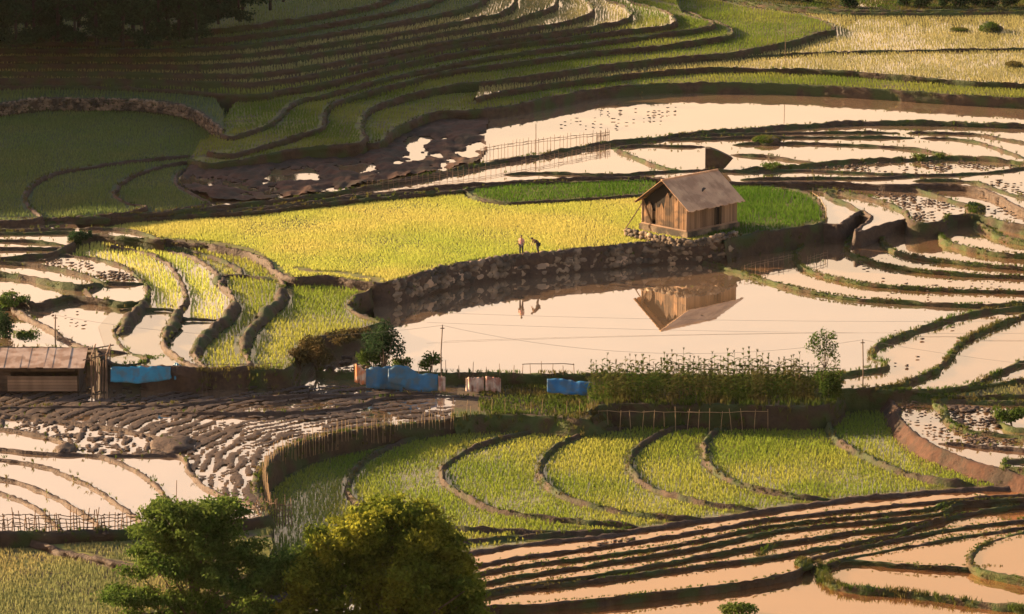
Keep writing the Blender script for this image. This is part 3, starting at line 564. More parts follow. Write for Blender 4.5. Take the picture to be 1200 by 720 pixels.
# ------------------------------------------------------------------ mud standing out of shallow water
def mud_sheet(px_poly, z, hfun, step, name='mud', m='mud', lift=0.0):
    P = np.array([gp(x, y, zof(z, x, y)) for x, y in px_poly]); lo, hi = P.min(0), P.max(0)
    nx, ny = int((hi[0] - lo[0]) / step[0]) + 1, int((hi[1] - lo[1]) / step[1]) + 1
    I, J = np.meshgrid(np.arange(nx), np.arange(ny), indexing='ij')
    X = lo[0] + I * step[0]; Y = lo[1] + J * step[1]
    ins = inside(P[:, :2], X.ravel(), Y.ravel()).reshape(X.shape)
    if callable(z):                      # back to photo column for the sloping sheet
        Z0 = np.zeros(X.shape)
        for _ in range(3):
            f_ = Y * cp - (Z0 - CAM_H) * sp; Z0 = -.9 * np.clip((600 + F * X / f_ - 300) / 220, 0, 1)
    else: Z0 = np.full(X.shape, float(z))
    Hh = hfun(X, Y); Zz = Z0 + Hh + lift
    ok = ins[:-1, :-1] & ins[1:, :-1] & ins[1:, 1:] & ins[:-1, 1:]
    up = np.maximum.reduce([Hh[:-1, :-1], Hh[1:, :-1], Hh[1:, 1:], Hh[:-1, 1:]]) + lift > 0
    ok &= up
    idx = np.arange(nx * ny).reshape(nx, ny)
    Q = np.stack((idx[:-1, :-1], idx[1:, :-1], idx[1:, 1:], idx[:-1, 1:]), -1)[ok]
    used = np.unique(Q); re = np.zeros(nx * ny, int); re[used] = np.arange(len(used))
    V = np.stack((X.ravel(), Y.ravel(), Zz.ravel()), 1)[used]
    return tag(link(name, np_mesh(name, V, re[Q]), M[m], smooth=True), kind='structure')
def fbm(X, Y, s, seed=0.0, ax=1.0):
    return np.array([mnoise.noise(Vector((x * s, y * s * ax, seed))) + .5 * mnoise.noise(Vector((x * s * 2.1, y * s * 2.1 * ax, seed + 5))) + .3 * mnoise.noise(Vector((x * s * 4.3, y * s * 4.3 * ax, seed + 9))) for x, y in zip(X.ravel(), Y.ravel())]).reshape(X.shape)
WALLPX = [(562,489),(530,492),(480,497),(430,503),(390,509),(350,519),(325,530),(308,545),(300,562),(301,578),(308,592)]
WALLC = curve3(WALLPX, zplough, 1.0)[:, :2]
def furrows(X, Y):                       # drawn-out clods along furrows that follow the curved wall
    d2 = (X.reshape(-1, 1) - WALLC[None, :, 0]) ** 2 + (Y.reshape(-1, 1) - WALLC[None, :, 1]) ** 2
    i = d2.argmin(1); d = np.sqrt(d2.min(1)).reshape(X.shape); s = i.reshape(X.shape) * 1.0
    tx = np.gradient(WALLC[:, 0]); ty = np.gradient(WALLC[:, 1]); s = s + ((X.ravel() - WALLC[i, 0]) * tx[i] + (Y.ravel() - WALLC[i, 1]) * ty[i]).reshape(X.shape)
    wob = fbm(X, Y, .10, 2.0) * 1.3; r = np.sin((d + wob) * 2 * PI / .95)
    n = fbm(d, s, 1.5, 1.0, .28); c = fbm(X, Y, 3.0, 6.0, .6); big = fbm(X, Y, .10, 7.0, 1.5)
    return .016 * r + .034 * n + .022 * c + .022 * big - .011
mud_sheet([(-60,458),(130,452),(330,451),(560,452),(562,487),(530,490),(480,495),(430,501),(390,507),(350,517),(325,528),(310,543),(303,560),(304,578),(306,594),(296,589),(262,578),(236,563),(222,549),(217,536),(220,524),(205,516),(130,502),(60,492),(0,486),(-60,484)], zplough, furrows, (.1, .22))
mud_sheet([(-60,484),(0,486),(60,492),(130,502),(205,516),(222,528),(200,532),(115,532),(60,517),(0,502),(-60,495)], 0.0, lambda X, Y: .13 * fbm(X, Y, 2.0, 4.0, .5) - .03, (.1, .22))
PUDDLES = [(gp(x, y, 2.35), w) for x, y, w in ((340,206,1.5),(322,209,1.1),(362,203,.9),(243,215,.6),(249,221,.8),(265,214,.5),(420,196,.9),(432,193,.7),(405,199,.6),(497,166,.55),(490,184,.9),(512,181,.6),(548,180,.8),(560,170,1.2),(465,190,.5))]
def hollow(X, Y): return sum(-.42 * np.exp(-((X - c[0]) / w) ** 2 - ((Y - c[1]) / (w * 2.6)) ** 2) for c, w in PUDDLES) + .42 * fbm(X, Y, .28, 3.0, .55) + .16 * fbm(X, Y, 1.2, 8.0) + .15
mud_sheet([(245,187),(300,182),(345,176),(400,170),(455,164),(475,147),(500,136),(540,133),(575,140),(568,160),(572,175),(560,193),(500,205),(440,215),(360,229),(300,235),(250,236),(216,222),(209,210),(222,197)], 2.35, hollow, (.15, .4), m='red')
# scattered clods in the flooded fields
def clods(px_poly, z, n, r=(.06, .16), flat=.45):
    P = np.array([gp(x, y, z) for x, y in px_poly]); lo, hi = P.min(0), P.max(0); mb = []; nv = 0; VV = []; FF = []
    k = 0
    while k < n:
        x, y = rng.uniform(lo[0], hi[0]), rng.uniform(lo[1], hi[1])
        if not inside(P[:, :2], np.array([x]), np.array([y]))[0]: continue
        if mnoise.noise(Vector((x * .3, y * .15, z))) < -.05 and rng.random() < .8: continue
        s = rng.uniform(*r); V, Fx = blob((x, y, z), (s * rng.uniform(1, 2), s * rng.uniform(1, 2.2), s * flat), .25, ICO1, rng.uniform(0, 99))
        VV.append(V); FF.append(Fx + nv); nv += len(V); k += 1
    tag(link('mud', np_mesh('mud', np.vstack(VV), np.vstack(FF)), M['mud'], smooth=True), kind='stuff')
clods([(1010,222),(1060,228),(1110,238),(1140,246),(1110,255),(1070,258),(1055,238)], 1.8, 150)
clods([(960,196),(1010,191),(1090,188),(1190,194),(1100,202),(1030,202)], 2.2, 130)
clods([(1150,215),(1200,205),(1230,225),(1190,226)], 2.2, 40); clods([(1150,222),(1200,240),(1220,262),(1160,250)], 1.8, 40)
clods([(640,150),(700,130),(800,125),(790,145),(700,150)], 2.45, 45, (.06, .13))
clods([(1000,300),(1200,300),(1240,350),(1050,350)], .3, 60, (.06, .12)); clods([(940,232),(1000,240),(1040,250),(1010,258)], 1.35, 25)
clods([(80,318),(120,300),(165,330),(110,328)], 2.05, 5); clods([(40,303),(90,305),(165,326),(120,326),(60,311)], 2.05, 110, (.07, .16))
clods([(0,340),(80,352),(120,400),(60,380)], 1.65, 20, (.06, .12)); clods([(1110,475),(1165,478),(1175,500),(1120,498)], -.95, 170, (.08, .2), .35)
clods([(1040,470),(1090,470),(1110,498),(1165,512),(1190,530),(1090,514)], -.95, 110, (.05, .14), .35); clods([(1130,510),(1240,516),(1240,526),(1130,520)], -.95, 70, (.06, .16), .35)
clods([(1040,385),(1180,372),(1120,400),(1050,440)], -.15, 14, (.08, .15)); clods([(380,418),(436,410),(436,434),(380,434)], 0.0, 30, (.1, .25))
clods([(150,690),(330,660),(420,700),(300,730),(150,730)], -3.0, 160, (.2, .5)); clods([(700,636),(745,630),(740,634),(700,640)], -1.92, 25, (.06, .15))
# ------------------------------------------------------------------ world, sun, view
w = bpy.data.worlds.new('World'); scene.world = w; w.use_nodes = True
nt = w.node_tree; bg = nt.nodes['Background']
sky = nt.nodes.new('ShaderNodeTexSky'); sky.sky_type = 'NISHITA'; sky.sun_disc = False
sky.sun_elevation = SUN_EL; sky.sun_rotation = math.atan2(SUN_DIR[0], SUN_DIR[1])
sky.altitude = 900; sky.air_density = SKY_AIR; sky.dust_density = SKY_DUST; sky.ozone_density = .6
warm = nn(nt, 'ShaderNodeMix', data_type='RGBA', blend_type='MULTIPLY'); warm.inputs[0].default_value = 1.0; 
tc = nt.nodes.new('ShaderNodeTexCoord'); sx_ = nt.nodes.new('ShaderNodeSeparateXYZ'); nt.links.new(tc.outputs['Generated'], sx_.inputs[0])
mr = nn(nt, 'ShaderNodeMapRange', interpolation_type='SMOOTHSTEP'); mr.inputs['From Min'].default_value = .33; mr.inputs['From Max'].default_value = .75; nt.links.new(sx_.outputs['Z'], mr.inputs['Value'])
nt.links.new(mixc(nt, mr.outputs[0], SKY_TINT, SKY_HIGH), warm.inputs[7])
nt.links.new(sky.outputs[0], warm.inputs[6]); nt.links.new(warm.outputs[2], bg.inputs[0])
bg.inputs[1].default_value = SKY_STR
sd = bpy.data.lights.new('sun', 'SUN'); sd.energy = SUN_STR; sd.angle = math.radians(.6); sd.color = (1.0, .70, .40)
so = bpy.data.objects.new('sun', sd); COL.objects.link(so); so.rotation_euler = Vector(tuple(SUN_DIR)).to_track_quat('Z', 'Y').to_euler(); so.location = (-80, 300, 120)
vs = scene.view_settings; vs.view_transform = 'Standard'; vs.look = 'None'; vs.gamma = 1.0; vs.exposure = EXPOSURE
scene.cycles.max_bounces = 6; scene.cycles.diffuse_bounces = 2; scene.cycles.glossy_bounces = 3; scene.cycles.transmission_bounces = 4; scene.cycles.transparent_max_bounces = 6

# ------------------------------------------------------------------ thin haze volume added round the valley to lift the dark tones
if HAZE:
    mb = MB(); mb.box((0, 3000, 18), 12200, 12200, 196)
    hm, hnt, hout = mat('tone_lift_haze'); pv = nn(hnt, 'ShaderNodeVolumePrincipled'); pv.inputs['Density'].default_value = HAZE; pv.inputs['Color'].default_value = (.95, .9, .85, 1); pv.inputs['Anisotropy'].default_value = .2
    hnt.links.new(pv.outputs[0], hout.inputs['Volume'])
    tag(mb.build('haze', hm), kind='stuff')
# ------------------------------------------------------------------ materials of things
M.update(
    roof=surf('roof_sheet', (.50, .29, .165), (.58, .36, .21), 1.2, .75, c3=(.37, .21, .12), scale3=.9, bump=.15, bscale=6),
    rust=surf('rusty_roof_sheet', (.33, .235, .18), (.42, .31, .24), 1.5, .7, c3=(.24, .15, .10), scale3=1.2),
    plank=surf('cabin_plank', (.10, .055, .028), (.20, .115, .06), 1.6, .8, c3=(.07, .042, .026), scale3=1.5, stretch=(1, 1, .2), island=.5),
    darkwood=surf('dark_wood', (.05, .035, .025), (.09, .06, .04), 2, .85, island=.3),
    dark=surf('painted_interior_shade', (.01, .009, .008), (.015, .012, .01), 1, .95),  # near-black colour painting the unlit inside of the cabin
    blue=surf('blue_tarpaulin', (.022, .10, .20), (.035, .15, .28), 1.2, .55, c3=(.06, .11, .15), scale3=1.6, bump=.3, bscale=3),
    teal=surf('bright_blue_tarpaulin', (.02, .17, .30), (.03, .22, .37), 1.2, .5, c3=(.06, .14, .2), scale3=1.6, bump=.3, bscale=3),
    orange=surf('orange_cloth', (.55, .16, .06), (.62, .24, .10), 2, .8, c3=(.6, .4, .28), scale3=1.5),
    pale=surf('pale_cloth', (.42, .28, .20), (.55, .42, .33), 2, .85, c3=(.3, .14, .1), scale3=1.4),
    skin=surf('skin', (.30, .17, .10), (.34, .2, .12), 3, .6), hair=surf('black_hair', (.012, .01, .009), (.02, .017, .015), 3, .6),
    pink=surf('dusty_pink_cloth', (.42, .20, .18), (.5, .27, .24), 4, .9), navy=surf('dark_cloth', (.02, .02, .028), (.035, .032, .04), 4, .9), brown=surf('brown_cloth', (.06, .035, .03), (.09, .05, .04), 4, .9),
    wire=surf('grey_wire', (.10, .09, .08), (.12, .11, .1), 1, .6),
    dark_bark=surf('dark_bark', (.02, .016, .013), (.035, .027, .02), 3, .95),
    leaf_dark=leaf_mat('dark_tree_leaf', (.06, .105, .022), (.10, .14, .03), .35, .45, .4),
    leaf_gold=leaf_mat('broad_tree_leaf', (.095, .135, .02), (.21, .21, .026), .28, .5, .45),
    leaf_bush=leaf_mat('shrub_leaf', (.05, .09, .018), (.08, .11, .025), .6, .45, .4),
    leaf_brown=leaf_mat('dry_shrub_leaf', (.06, .055, .022), (.09, .065, .03), .6, .4, .4),
    leaf_forest=leaf_mat('forest_leaf', (.020, .042, .020), (.032, .058, .024), .2, .4, .4),
)
# ------------------------------------------------------------------ foliage
def leaf_cloud(name, blobs, n, size, m, parent=None, shell=.55, up=.25, origin=(0, 0, 0), aspect=.55, tuft=0.0):
    blobs = [(np.array(c, float), np.array(r if hasattr(r, '__len__') else (r, r, r), float)) for c, r in blobs]
    wgt = np.array([r[0] * r[2] for _, r in blobs]); wgt /= wgt.sum()
    k = rng.choice(len(blobs), n, p=wgt); C = np.array([b[0] for b in blobs])[k]; R = np.array([b[1] for b in blobs])[k]
    d = rng.normal(size=(n, 3)); d /= np.linalg.norm(d, axis=1)[:, None]
    rad = shell + (1 - shell) * rng.random(n) ** .6
    if tuft:                             # leaves sit in tufts at the twig ends, with gaps between
        nt_ = max(8, n // 55); ti = rng.integers(0, nt_, n); ti.sort(); first_ = np.searchsorted(ti, np.arange(nt_)); first_ = np.minimum(first_, n - 1)
        jit = rng.normal(0, tuft, (n, 3)); jit[:, 2] *= .55
        k = k[first_[ti]]; C = np.array([b[0] for b in blobs])[k]; R = np.array([b[1] for b in blobs])[k]; rad = rad[first_[ti]]; C = C + jit; d = d[first_[ti]]
    P = C + d * R * rad[:, None] + rng.normal(0, size * .5, (n, 3)) - np.array(origin)
    nrm = d * .7 + rng.normal(0, .6, (n, 3)); nrm[:, 2] += up; nrm /= np.linalg.norm(nrm, axis=1)[:, None]
    t = np.cross(nrm, rng.normal(size=(n, 3))); t /= np.linalg.norm(t, axis=1)[:, None]; b = np.cross(nrm, t)
    s = size * rng.uniform(.6, 1.25, n)[:, None]
    V = np.stack((P - t * s, P + b * s * aspect - nrm * s * .15, P + t * s, P - b * s * aspect - nrm * s * .15), 1).reshape(-1, 3)
    i = np.arange(n) * 4; Fq = np.stack((i, i + 1, i + 2, i + 3), 1)
    return link(name, np_mesh(name, V, Fq), M[m], parent)
def dup(root, loc, rz=0.0, s=1.0, label=None, group=None):
    r = root.copy(); COL.objects.link(r); r.location = tuple(map(float, loc)); r.rotation_euler = (0, 0, rz); r.scale = (s, s, s)
    if label: r['label'] = label
    if group: r['group'] = group
    for ch in list(root.children):
        c = ch.copy(); COL.objects.link(c); c.parent = r
        for g in ch.children:
            d = g.copy(); COL.objects.link(d); d.parent = c
    return r
def trunk_mesh(h, r, limbs, spread, seed):
    rs = random.Random(seed); mb = MB(); pts = []; x = y = 0
    for i in range(6):
        pts.append((x, y, h * i / 5)); x += rs.uniform(-.1, .1) * h * .08; y += rs.uniform(-.1, .1) * h * .08
    mb.tube(pts, r, 8, r * .45)
    for k in range(limbs):
        a = 2 * PI * k / limbs + rs.uniform(-.4, .4); z0 = h * rs.uniform(.45, .95); L = spread * rs.uniform(.6, 1.0)
        p0 = (pts[3][0], pts[3][1], z0); p1 = (math.cos(a) * L * .5, math.sin(a) * L * .5, z0 + L * .35); p2 = (math.cos(a) * L, math.sin(a) * L, z0 + L * rs.uniform(.5, .9))
        mb.tube([p0, p1, p2], r * .4, 6, r * .1)
    return mb
def shrub(px, py, z, w, h, label, m='leaf_bush', n=900, size=.12, cat='shrub', group=None, name='shrub'):
    base = gp(px, py, z); e = empty(name, base, label=label, cat=cat, group=group); bl = []
    rs = random.Random(int(px * 13 + py))
    for k in range(9):
        a = rs.uniform(0, 2 * PI); q = rs.random() ** .5
        bl.append(((math.cos(a) * w * .36 * q, math.sin(a) * w * .36 * q, h * rs.uniform(.25, .72)), (w * rs.uniform(.16, .28), w * rs.uniform(.16, .28), h * rs.uniform(.18, .3))))
    leaf_cloud('foliage', bl, n, size, m, e, shell=.3)
    mb = MB()
    for k in range(4):
        a = rs.uniform(0, 2 * PI); mb.tube([(0, 0, -.2), (math.cos(a) * w * .12, math.sin(a) * w * .12, h * .35), (math.cos(a) * w * .25, math.sin(a) * w * .25, h * .65)], .03 + w * .01, 5, .01)
    mb.build('stem', M['bark'], e); return e

# ---- the two big trees in front, whose feet stand below the picture
def big_tree(px, py, z, label, clumps, leaves, size, m, seed, tr, limbs, flat=1.0, shell=.5):
    base = gp(px, py, z); Y = base[1]; e = empty('broadleaf_tree' if flat > .8 else 'layered_tree', base, label=label, cat='tree')
    sc = Y / cp / F * 1.02; rs = random.Random(seed); bl = []
    for (cx, cy, rx, dy) in clumps:
        c = at(cx, cy, Y + dy) - base; r = rx * sc
        bl.append((c, (r, r * rs.uniform(.9, 1.2), r * flat)))
    leaf_cloud('crown', bl, leaves, size, m, e, shell=shell, tuft=.28)
    mb = MB(); top = max(b[0][2] for b in bl)
    mb.tube([(0, 0, -1.5), (.15, 0, top * .3), (0, .1, top * .6), (.2, .1, top * .9)], tr, 8, tr * .3)
    for k, (c, r) in enumerate(bl):
        if k % limbs == 0:
            z0 = min(max(c[2] * .55, top * .2), top * .7)
            mb.tube([(0.05, .03, z0), tuple(c * np.array((.5, .5, 0)) + np.array((0, 0, z0 + (c[2] - z0) * .5))), tuple(c)], tr * .35, 6, tr * .08)
    mb.build('trunk', M['bark'], e); return e
rs = random.Random(3); cl = []
# dome of the round tree: (photo column, photo row, radius in photo pixels, depth offset)
for (x, y, r) in ((455,600,24),(430,604,18),(485,602,20),(505,612,20),(520,622,14),(405,622,18),(425,625,26),(455,632,32),(490,636,30),(525,645,20),(540,660,20),(375,628,13),(385,645,20),(362,655,14),(400,658,28),(440,668,36),(480,672,36),(520,680,30),(555,685,16),(352,680,16),(375,685,26),(410,700,36),(460,712,44),(510,715,40),(548,708,22),(345,702,15),(340,725,22),(380,735,36),(430,750,44),(490,755,48),(545,745,34),(570,735,16),(562,718,12),(590,760,20),(330,760,26),(370,630,10),(518,660,24),(360,672,16)):
    for dy in (0, -2.2, 2.0):
        if dy and rs.random() < .45: continue
        cl.append((x + rs.uniform(-5, 5), y + rs.uniform(-4, 4) + (4 if dy else 0), r * (1 if not dy else .8), dy * rs.uniform(.6, 1.3)))
big_tree(458, 850, -7.5, 'large round broadleaf tree with dense crown and yellow sunlit edge', cl, 90000, .15, 'leaf_gold', 5, .32, 5, .95, .45)
cl = []
for (x, y, r) in ((195,594,20),(220,602,22),(178,600,12),(215,615,28),(250,596,12),(268,594,14),(245,612,20),(265,622,24),(175,622,18),(195,640,28),(165,648,10),(235,640,28),(270,645,26),(300,640,12),(290,655,20),(180,662,16),(160,668,14),(215,665,24),(255,672,26),(150,700,14),(135,698,12),(175,700,18),(205,700,20),(240,708,18),(280,690,18),(310,672,20),(330,660,18),(325,690,14),(300,712,16),(345,650,10),(260,725,20),(200,728,20),(160,725,16),(230,735,20),(320,725,16),(285,598,8),(140,690,10)):
    for dy in (0, 1.5, -1.5):
        if dy and rs.random() < .5: continue
        cl.append((x + rs.uniform(-4, 4), y + rs.uniform(-3, 3), r * (1.25 if not dy else 1.0), dy * rs.uniform(.5, 1.3)))
big_tree(228, 830, -6.5, 'dark green tree with loose layered tiers of fine leaves by the stake fence', cl, 52000, .12, 'leaf_dark', 8, .22, 3, .55, .2)
# ---- young tree at the end of the garden plot
b = gp(966, 462, -.2); e = empty('young_tree', b, label='slender young tree with small open crown at the garden plot end', cat='tree')
bl = [(at(x, y, b[1] + dy) - b, r * .07) for x, y, r, dy in ((955,396,7,0),(965,392,7,.3),(975,394,6,-.3),(952,406,8,.2),(966,404,9,0),(977,406,6,0),(960,415,7,-.3),(972,414,6,.3),(979,416,5,0),(981,424,3,0))]
leaf_cloud('crown', bl, 900, .10, 'leaf_bush', e, shell=.2)
mb = MB(); mb.tube([(0, 0, -.3), (.05, 0, 1.0), (.0, 0, 2.4), (.1, 0, 3.6), (.05, 0, 4.6)], .06, 6, .02)
for c, r in bl: mb.tube([(0.02, 0, 1.9), tuple(c * np.array((.6, .6, .8))), tuple(c)], .025, 5, .008)
mb.build('trunk', M['bark'], e)
shrub(969, 466, -.2, 2.2, 2.9, 'dark leafy bush wrapped round the foot of the young tree', n=1500)
# ---- shrubs
shrub(450, 432, -.2, 3.6, 4.0, 'tall dark bush leaning over the pond corner', 'leaf_forest', 2600, .13)
shrub(434, 434, -.6, 2.6, 2.0, 'low bright green bush behind the orange cloth', n=1300)
shrub(470, 436, -.3, 1.6, 1.4, 'small green bush between the pond corner and the big blue tarp', n=700)
shrub(372, 432, .1, 3.4, 2.6, 'brown scrubby bush on the bank below the striped rice terraces', 'leaf_brown', 2200)
shrub(353, 431, .2, 2.2, 1.9, 'smaller brown bush beside the left end of the scrubby bank', 'leaf_brown', 1200)
shrub(400, 403, 1.0, 2.6, 1.0, 'low brown bush halfway along the scrubby bank', 'leaf_brown', 1000)
shrub(425, 397, 1.0, 2.0, .9, 'low brown bush at the tip of the scrubby bank', 'leaf_brown', 800)
shrub(504, 437, -.2, 1.8, 1.8, 'light green sapling bush beside the pond bank power pole', n=700)
shrub(4, 408, .6, 2.2, 3.4, 'tall dark green shrub behind the end of the shed roof', 'leaf_forest', 1800)
shrub(33, 407, .6, 2.8, 1.4, 'rounded green shrub behind the middle of the shed roof', n=1300)
shrub(72, 407, .6, 1.6, .9, 'sparse low shrub at the foot of the slim pole behind the shed', 'leaf_brown', 500)
shrub(183, 432, .6, 2.6, 1.3, 'green weeds growing behind the bright blue tarp', n=900)
shrub(92, 284, 1.95, 2.3, 1.2, 'dark bush between the small water strips and yellow rice', 'leaf_forest', 1300)
shrub(14, 357, 1.9, 3.0, .9, 'low green bush on the mud bank near the picture edge', n=1000)
shrub(870, 722, -3.0, 2.8, 1.0, 'leafy bush top rising from the lowest flooded terrace', n=1600, size=.1)
shrub(1186, 497, -.9, 2.4, 1.3, 'dark green bush among the muddy clods beside the red track', n=1200)
shrub(1075, 187, 2.2, 1.8, .5, 'low green bush on the thick bank behind the cabin', n=400)
shrub(1103, 186, 2.2, 1.0, .6, 'tiny bright bush further along the thick bank', n=250); shrub(905, 198, 2.2, 2.6, .5, 'grassy bush on the bank right behind the cabin roof', n=500)
shrub(1143, 245, 1.75, 1.2, .6, 'dark bush crowning the muddy knob among curved bunds', 'leaf_forest', 700)
# shrubs along the upper edge of the hillside
first = None
for i, (x, y, w_, h_) in enumerate(((992,10,1.6,1.6),(1001,9,1.2,1.2),(1062,8,2.2,1.8),(1082,9,2.4,2.0),(1103,8,2.2,1.6),(1122,9,2.4,2.1),(1143,8,2.2,1.8),(1163,9,2.4,2.0),(1185,8,2.6,2.2),(1207,9,2.4,2.0),(945,4,2.2,1.2),(918,1,2.4,1.4))):
    if first is None: first = shrub(x, y, 4.1, 2.2, 1.8, 'dark green shrub in the row along the top edge of the hillside', 'leaf_forest', 900, .13, group='shrubs along the top edge of the hillside')
    else: dup(first, gp(x, y, 4.1), i * 1.3, h_ / 1.8)
# ---- dark forest at the top of the shaded slope
def forest_tree(seed, h, w):
    rs = random.Random(seed); e = empty('forest_tree', (0, 0, 0), cat='tree'); bl = []
    for k in range(14):
        a = rs.uniform(0, 2 * PI); q = rs.random() ** .6; zz = h * rs.uniform(.12, .95); f = 1 - max(0, (zz / h - .5)) * 1.3
        bl.append(((math.cos(a) * w * .4 * q * f, math.sin(a) * w * .4 * q * f, zz), (w * rs.uniform(.14, .24),) * 2 + (h * rs.uniform(.08, .14),)))
    leaf_cloud('crown', bl, 2600, .20, 'leaf_forest', e, shell=.35, tuft=.35)
    trunk_mesh(h * .8, .12 + h * .012, 4, w * .35, seed).build('trunk', M['dark_bark'], e); return e
protos = [forest_tree(21, 8.0, 5.5), forest_tree(22, 6.5, 5.0), forest_tree(23, 9.5, 4.6)]
kinds = ('dark spreading tree in the shaded forest above the terraces', 'low bushy dark tree in the shaded forest above the terraces', 'tall narrow dark tree in the shaded forest above the terraces')
rs = random.Random(12); spots = []
for x in range(-60, 330, 21):
    for row, y0 in enumerate((52, 36, 18)):
        lim = 250 if row == 0 else 300 if row == 1 else 345
        if x + row * 7 > lim: continue
        spots.append((x + row * 7 + rs.uniform(-6, 6), y0 - max(0, x - 200) * .10 + rs.uniform(-4, 4), row))
used = [False] * 3
for x, y, row in spots:
    k = rs.randrange(3); p = gp(x, y, 8.0 + row * .6); s = rs.uniform(.65, 1.0)
    if not used[k]:
        o = protos[k]; o.location = tuple(map(float, p)); o.scale = (s, s, s); used[k] = True
    else: o = dup(protos[k], p, rs.uniform(0, 6.2), s)
    o['label'] = kinds[k]; o['group'] = 'forest trees above the shaded terraces'

# ------------------------------------------------------------------ earth mounds in the water
def mound(px, py, z, r, label, seed, m='mudgrass', name='earth_mound', rz=0.0):
    p = gp(px, py, z); V, Fx = blob((0, 0, 0), r, .18, ICO3, seed, rz); o = link(name, np_mesh(name, V, Fx), M[m], None, True); o.location = tuple(map(float, p))
    if m != 'mud':
        k = int(260 * r[0] * max(r[1], 1)); d = rng.normal(size=(k, 3)); d /= np.linalg.norm(d, axis=1)[:, None]; d[:, 2] = np.abs(d[:, 2])
        g = blades('grass_cover', d * np.array(r) * .95, np.full(k, .2), .05, 3, 'grass', .9); del g['kind']; g.parent = o
    return tag(o, label, 'mound')
mound(1160, 36, 3.9, (1.2, 1.8, .8), 'big dark earth mound in the pale rice field', 4.0)
mound(1124, 36, 3.9, (.95, 1.0, .16), 'flat dark earth patch beside the big mound in the pale rice', 9.0)
mound(1188, 77, 3.8, (.9, 1.3, .28), 'low dark mound in the lower pale rice field', 15.0)
mound(898, 166, 2.2, (1.35, 1.6, .42), 'low dark mound in the far water beyond the cabin', 21.0)
mound(1143, 246, 1.7, (.9, 1.6, .4), 'muddy knob where the curved bunds meet', 35.0)
mound(76, 527, -.05, (.85, 1.6, .32), 'small mud heap at the end of a thin bund in still water', 41.0, 'mud')
mound(203, 522, -.05, (1.5, 2.3, .35), 'wide dark mud heap where ploughed soil meets water', 45.0, 'mud')
mound(260, 331, 1.45, (.45, 1.2, .3), 'dark mud lump on the curved bund of the yellow terraces', 51.0, 'mud')
mound(942, 662, -2.65, (.6, .9, .35), 'grassy hump at the corner of the lower flooded terrace', 55.0, 'grassy')
# wedge of cut earth standing in the water behind the cabin
b = gp(838, 197, 2.2); mb = MB(); s_ = 1 / 11.9
prof = [(-.95, 0), (-.95, 1.95), (-.5, 1.95), (.2, 1.7), (1.6, 1.05), (.9, .2), (.6, 0)]
rs = random.Random(5)
for side in (0, 1):
    pass
n = len(prof); vs = [(x, -.9 + rs.uniform(-.1, .1), z) for x, z in prof] + [(x * .9, 1.1 + rs.uniform(-.1, .1), z * .9) for x, z in prof]
mb.add(vs, [tuple(range(n)), tuple(range(2 * n - 1, n - 1, -1))] + [(i, i + n, (i + 1) % n + n, (i + 1) % n) for i in range(n)])
o = mb.build('earth_stack', M['mudgrass']); o.location = tuple(map(float, b)); tag(o, 'dark wedge of cut earth standing in water behind the cabin ridge', 'mound')

# ------------------------------------------------------------------ stone walls
def wall_rocks(px, z, h, courses, size, name, label, m, seed, lean=.1, big=(), flat=.6, jit=.25, step=1.0):
    C = resample(np.array([gp(x, y, zof(z, x, y)) for x, y in cat_rom(px)]), .15)[0]
    T = np.gradient(C[:, :2], axis=0); T /= np.linalg.norm(T, axis=1)[:, None]; N = np.stack((T[:, 1], -T[:, 0]), 1)
    if N[len(N) // 2, 1] > 0: N = -N
    root = empty(name, C[len(C) // 2] - np.array((0, 0, h)), label=label, cat='stone wall'); org = np.array(root.location)
    L = np.r_[0, np.cumsum(np.linalg.norm(np.diff(C[:, :2], axis=0), axis=1))]; VV = []; FF = []; nv = 0; rs = random.Random(seed)
    for c in range(courses):
        zz = -h + h * (c + .5) / courses; s = rs.uniform(0, size)
        while s < L[-1]:
            sz = size * rs.uniform(.6, 1.35); i = min(int(np.searchsorted(L, s)), len(C) - 1); s += sz * 1.55 * step
            ctr = C[i].copy(); off = lean * (h / 2 - zz - h / 2) + .12 + rs.uniform(-.05, .1)
            ctr[:2] += N[i] * off; ctr[2] += zz + rs.uniform(-1, 1) * h / courses * jit
            V, Fx = blob(ctr - org, (sz, sz * .75, min(sz * flat * 1.2, h / courses * .75) * rs.uniform(.8, 1.3)), .32, ICO1 if size < .3 else ICO2, rs.uniform(0, 99), math.atan2(T[i, 1], T[i, 0]))
            VV.append(V); FF.append(Fx + nv); nv += len(V)
    link('stonework', np_mesh('stonework', np.vstack(VV), np.vstack(FF)), M[m], root)
    for (x, y, w_, hh) in big:
        i = int(np.argmin(np.abs(600 + F * C[:, 0] / (C[:, 1] * cp - (C[:, 2] - CAM_H) * sp) - x)))
        sc = 1 / 13.6; base = C[i].copy(); base[:2] += N[i] * .28; pz = at(x, y, base[1])[2]
        V, Fx = blob(np.array((base[0], base[1], pz)) - org, (w_ * sc / 2, .35, hh * sc / 2), .22, ICO2, x * .37, math.atan2(T[i, 1], T[i, 0]))
        link('boulder', np_mesh('boulder', V, Fx), M['bigrock'], root)
    return root
wall_rocks([(458,330),(490,321),(520,312.5),(560,305),(600,299),(640,296),(680,291),(720,288),(745,285),(775,283),(800,282),(830,282),(852,282)], 1.75, 1.7, 4, .42, 'stone_wall',
           'rough stone retaining wall along the far shore of the pond', 'rock', 31, .12, step=.85,
           big=((530,327,30,14),(558,322,18,12),(636,313,24,20),(666,308,26,15),(604,316,20,16),(690,312,16,12),(726,306,20,12),(748,305,16,14),(500,331,22,14),(780,298,24,16),(806,303,26,18),(785,310,22,12),(832,300,20,14)))
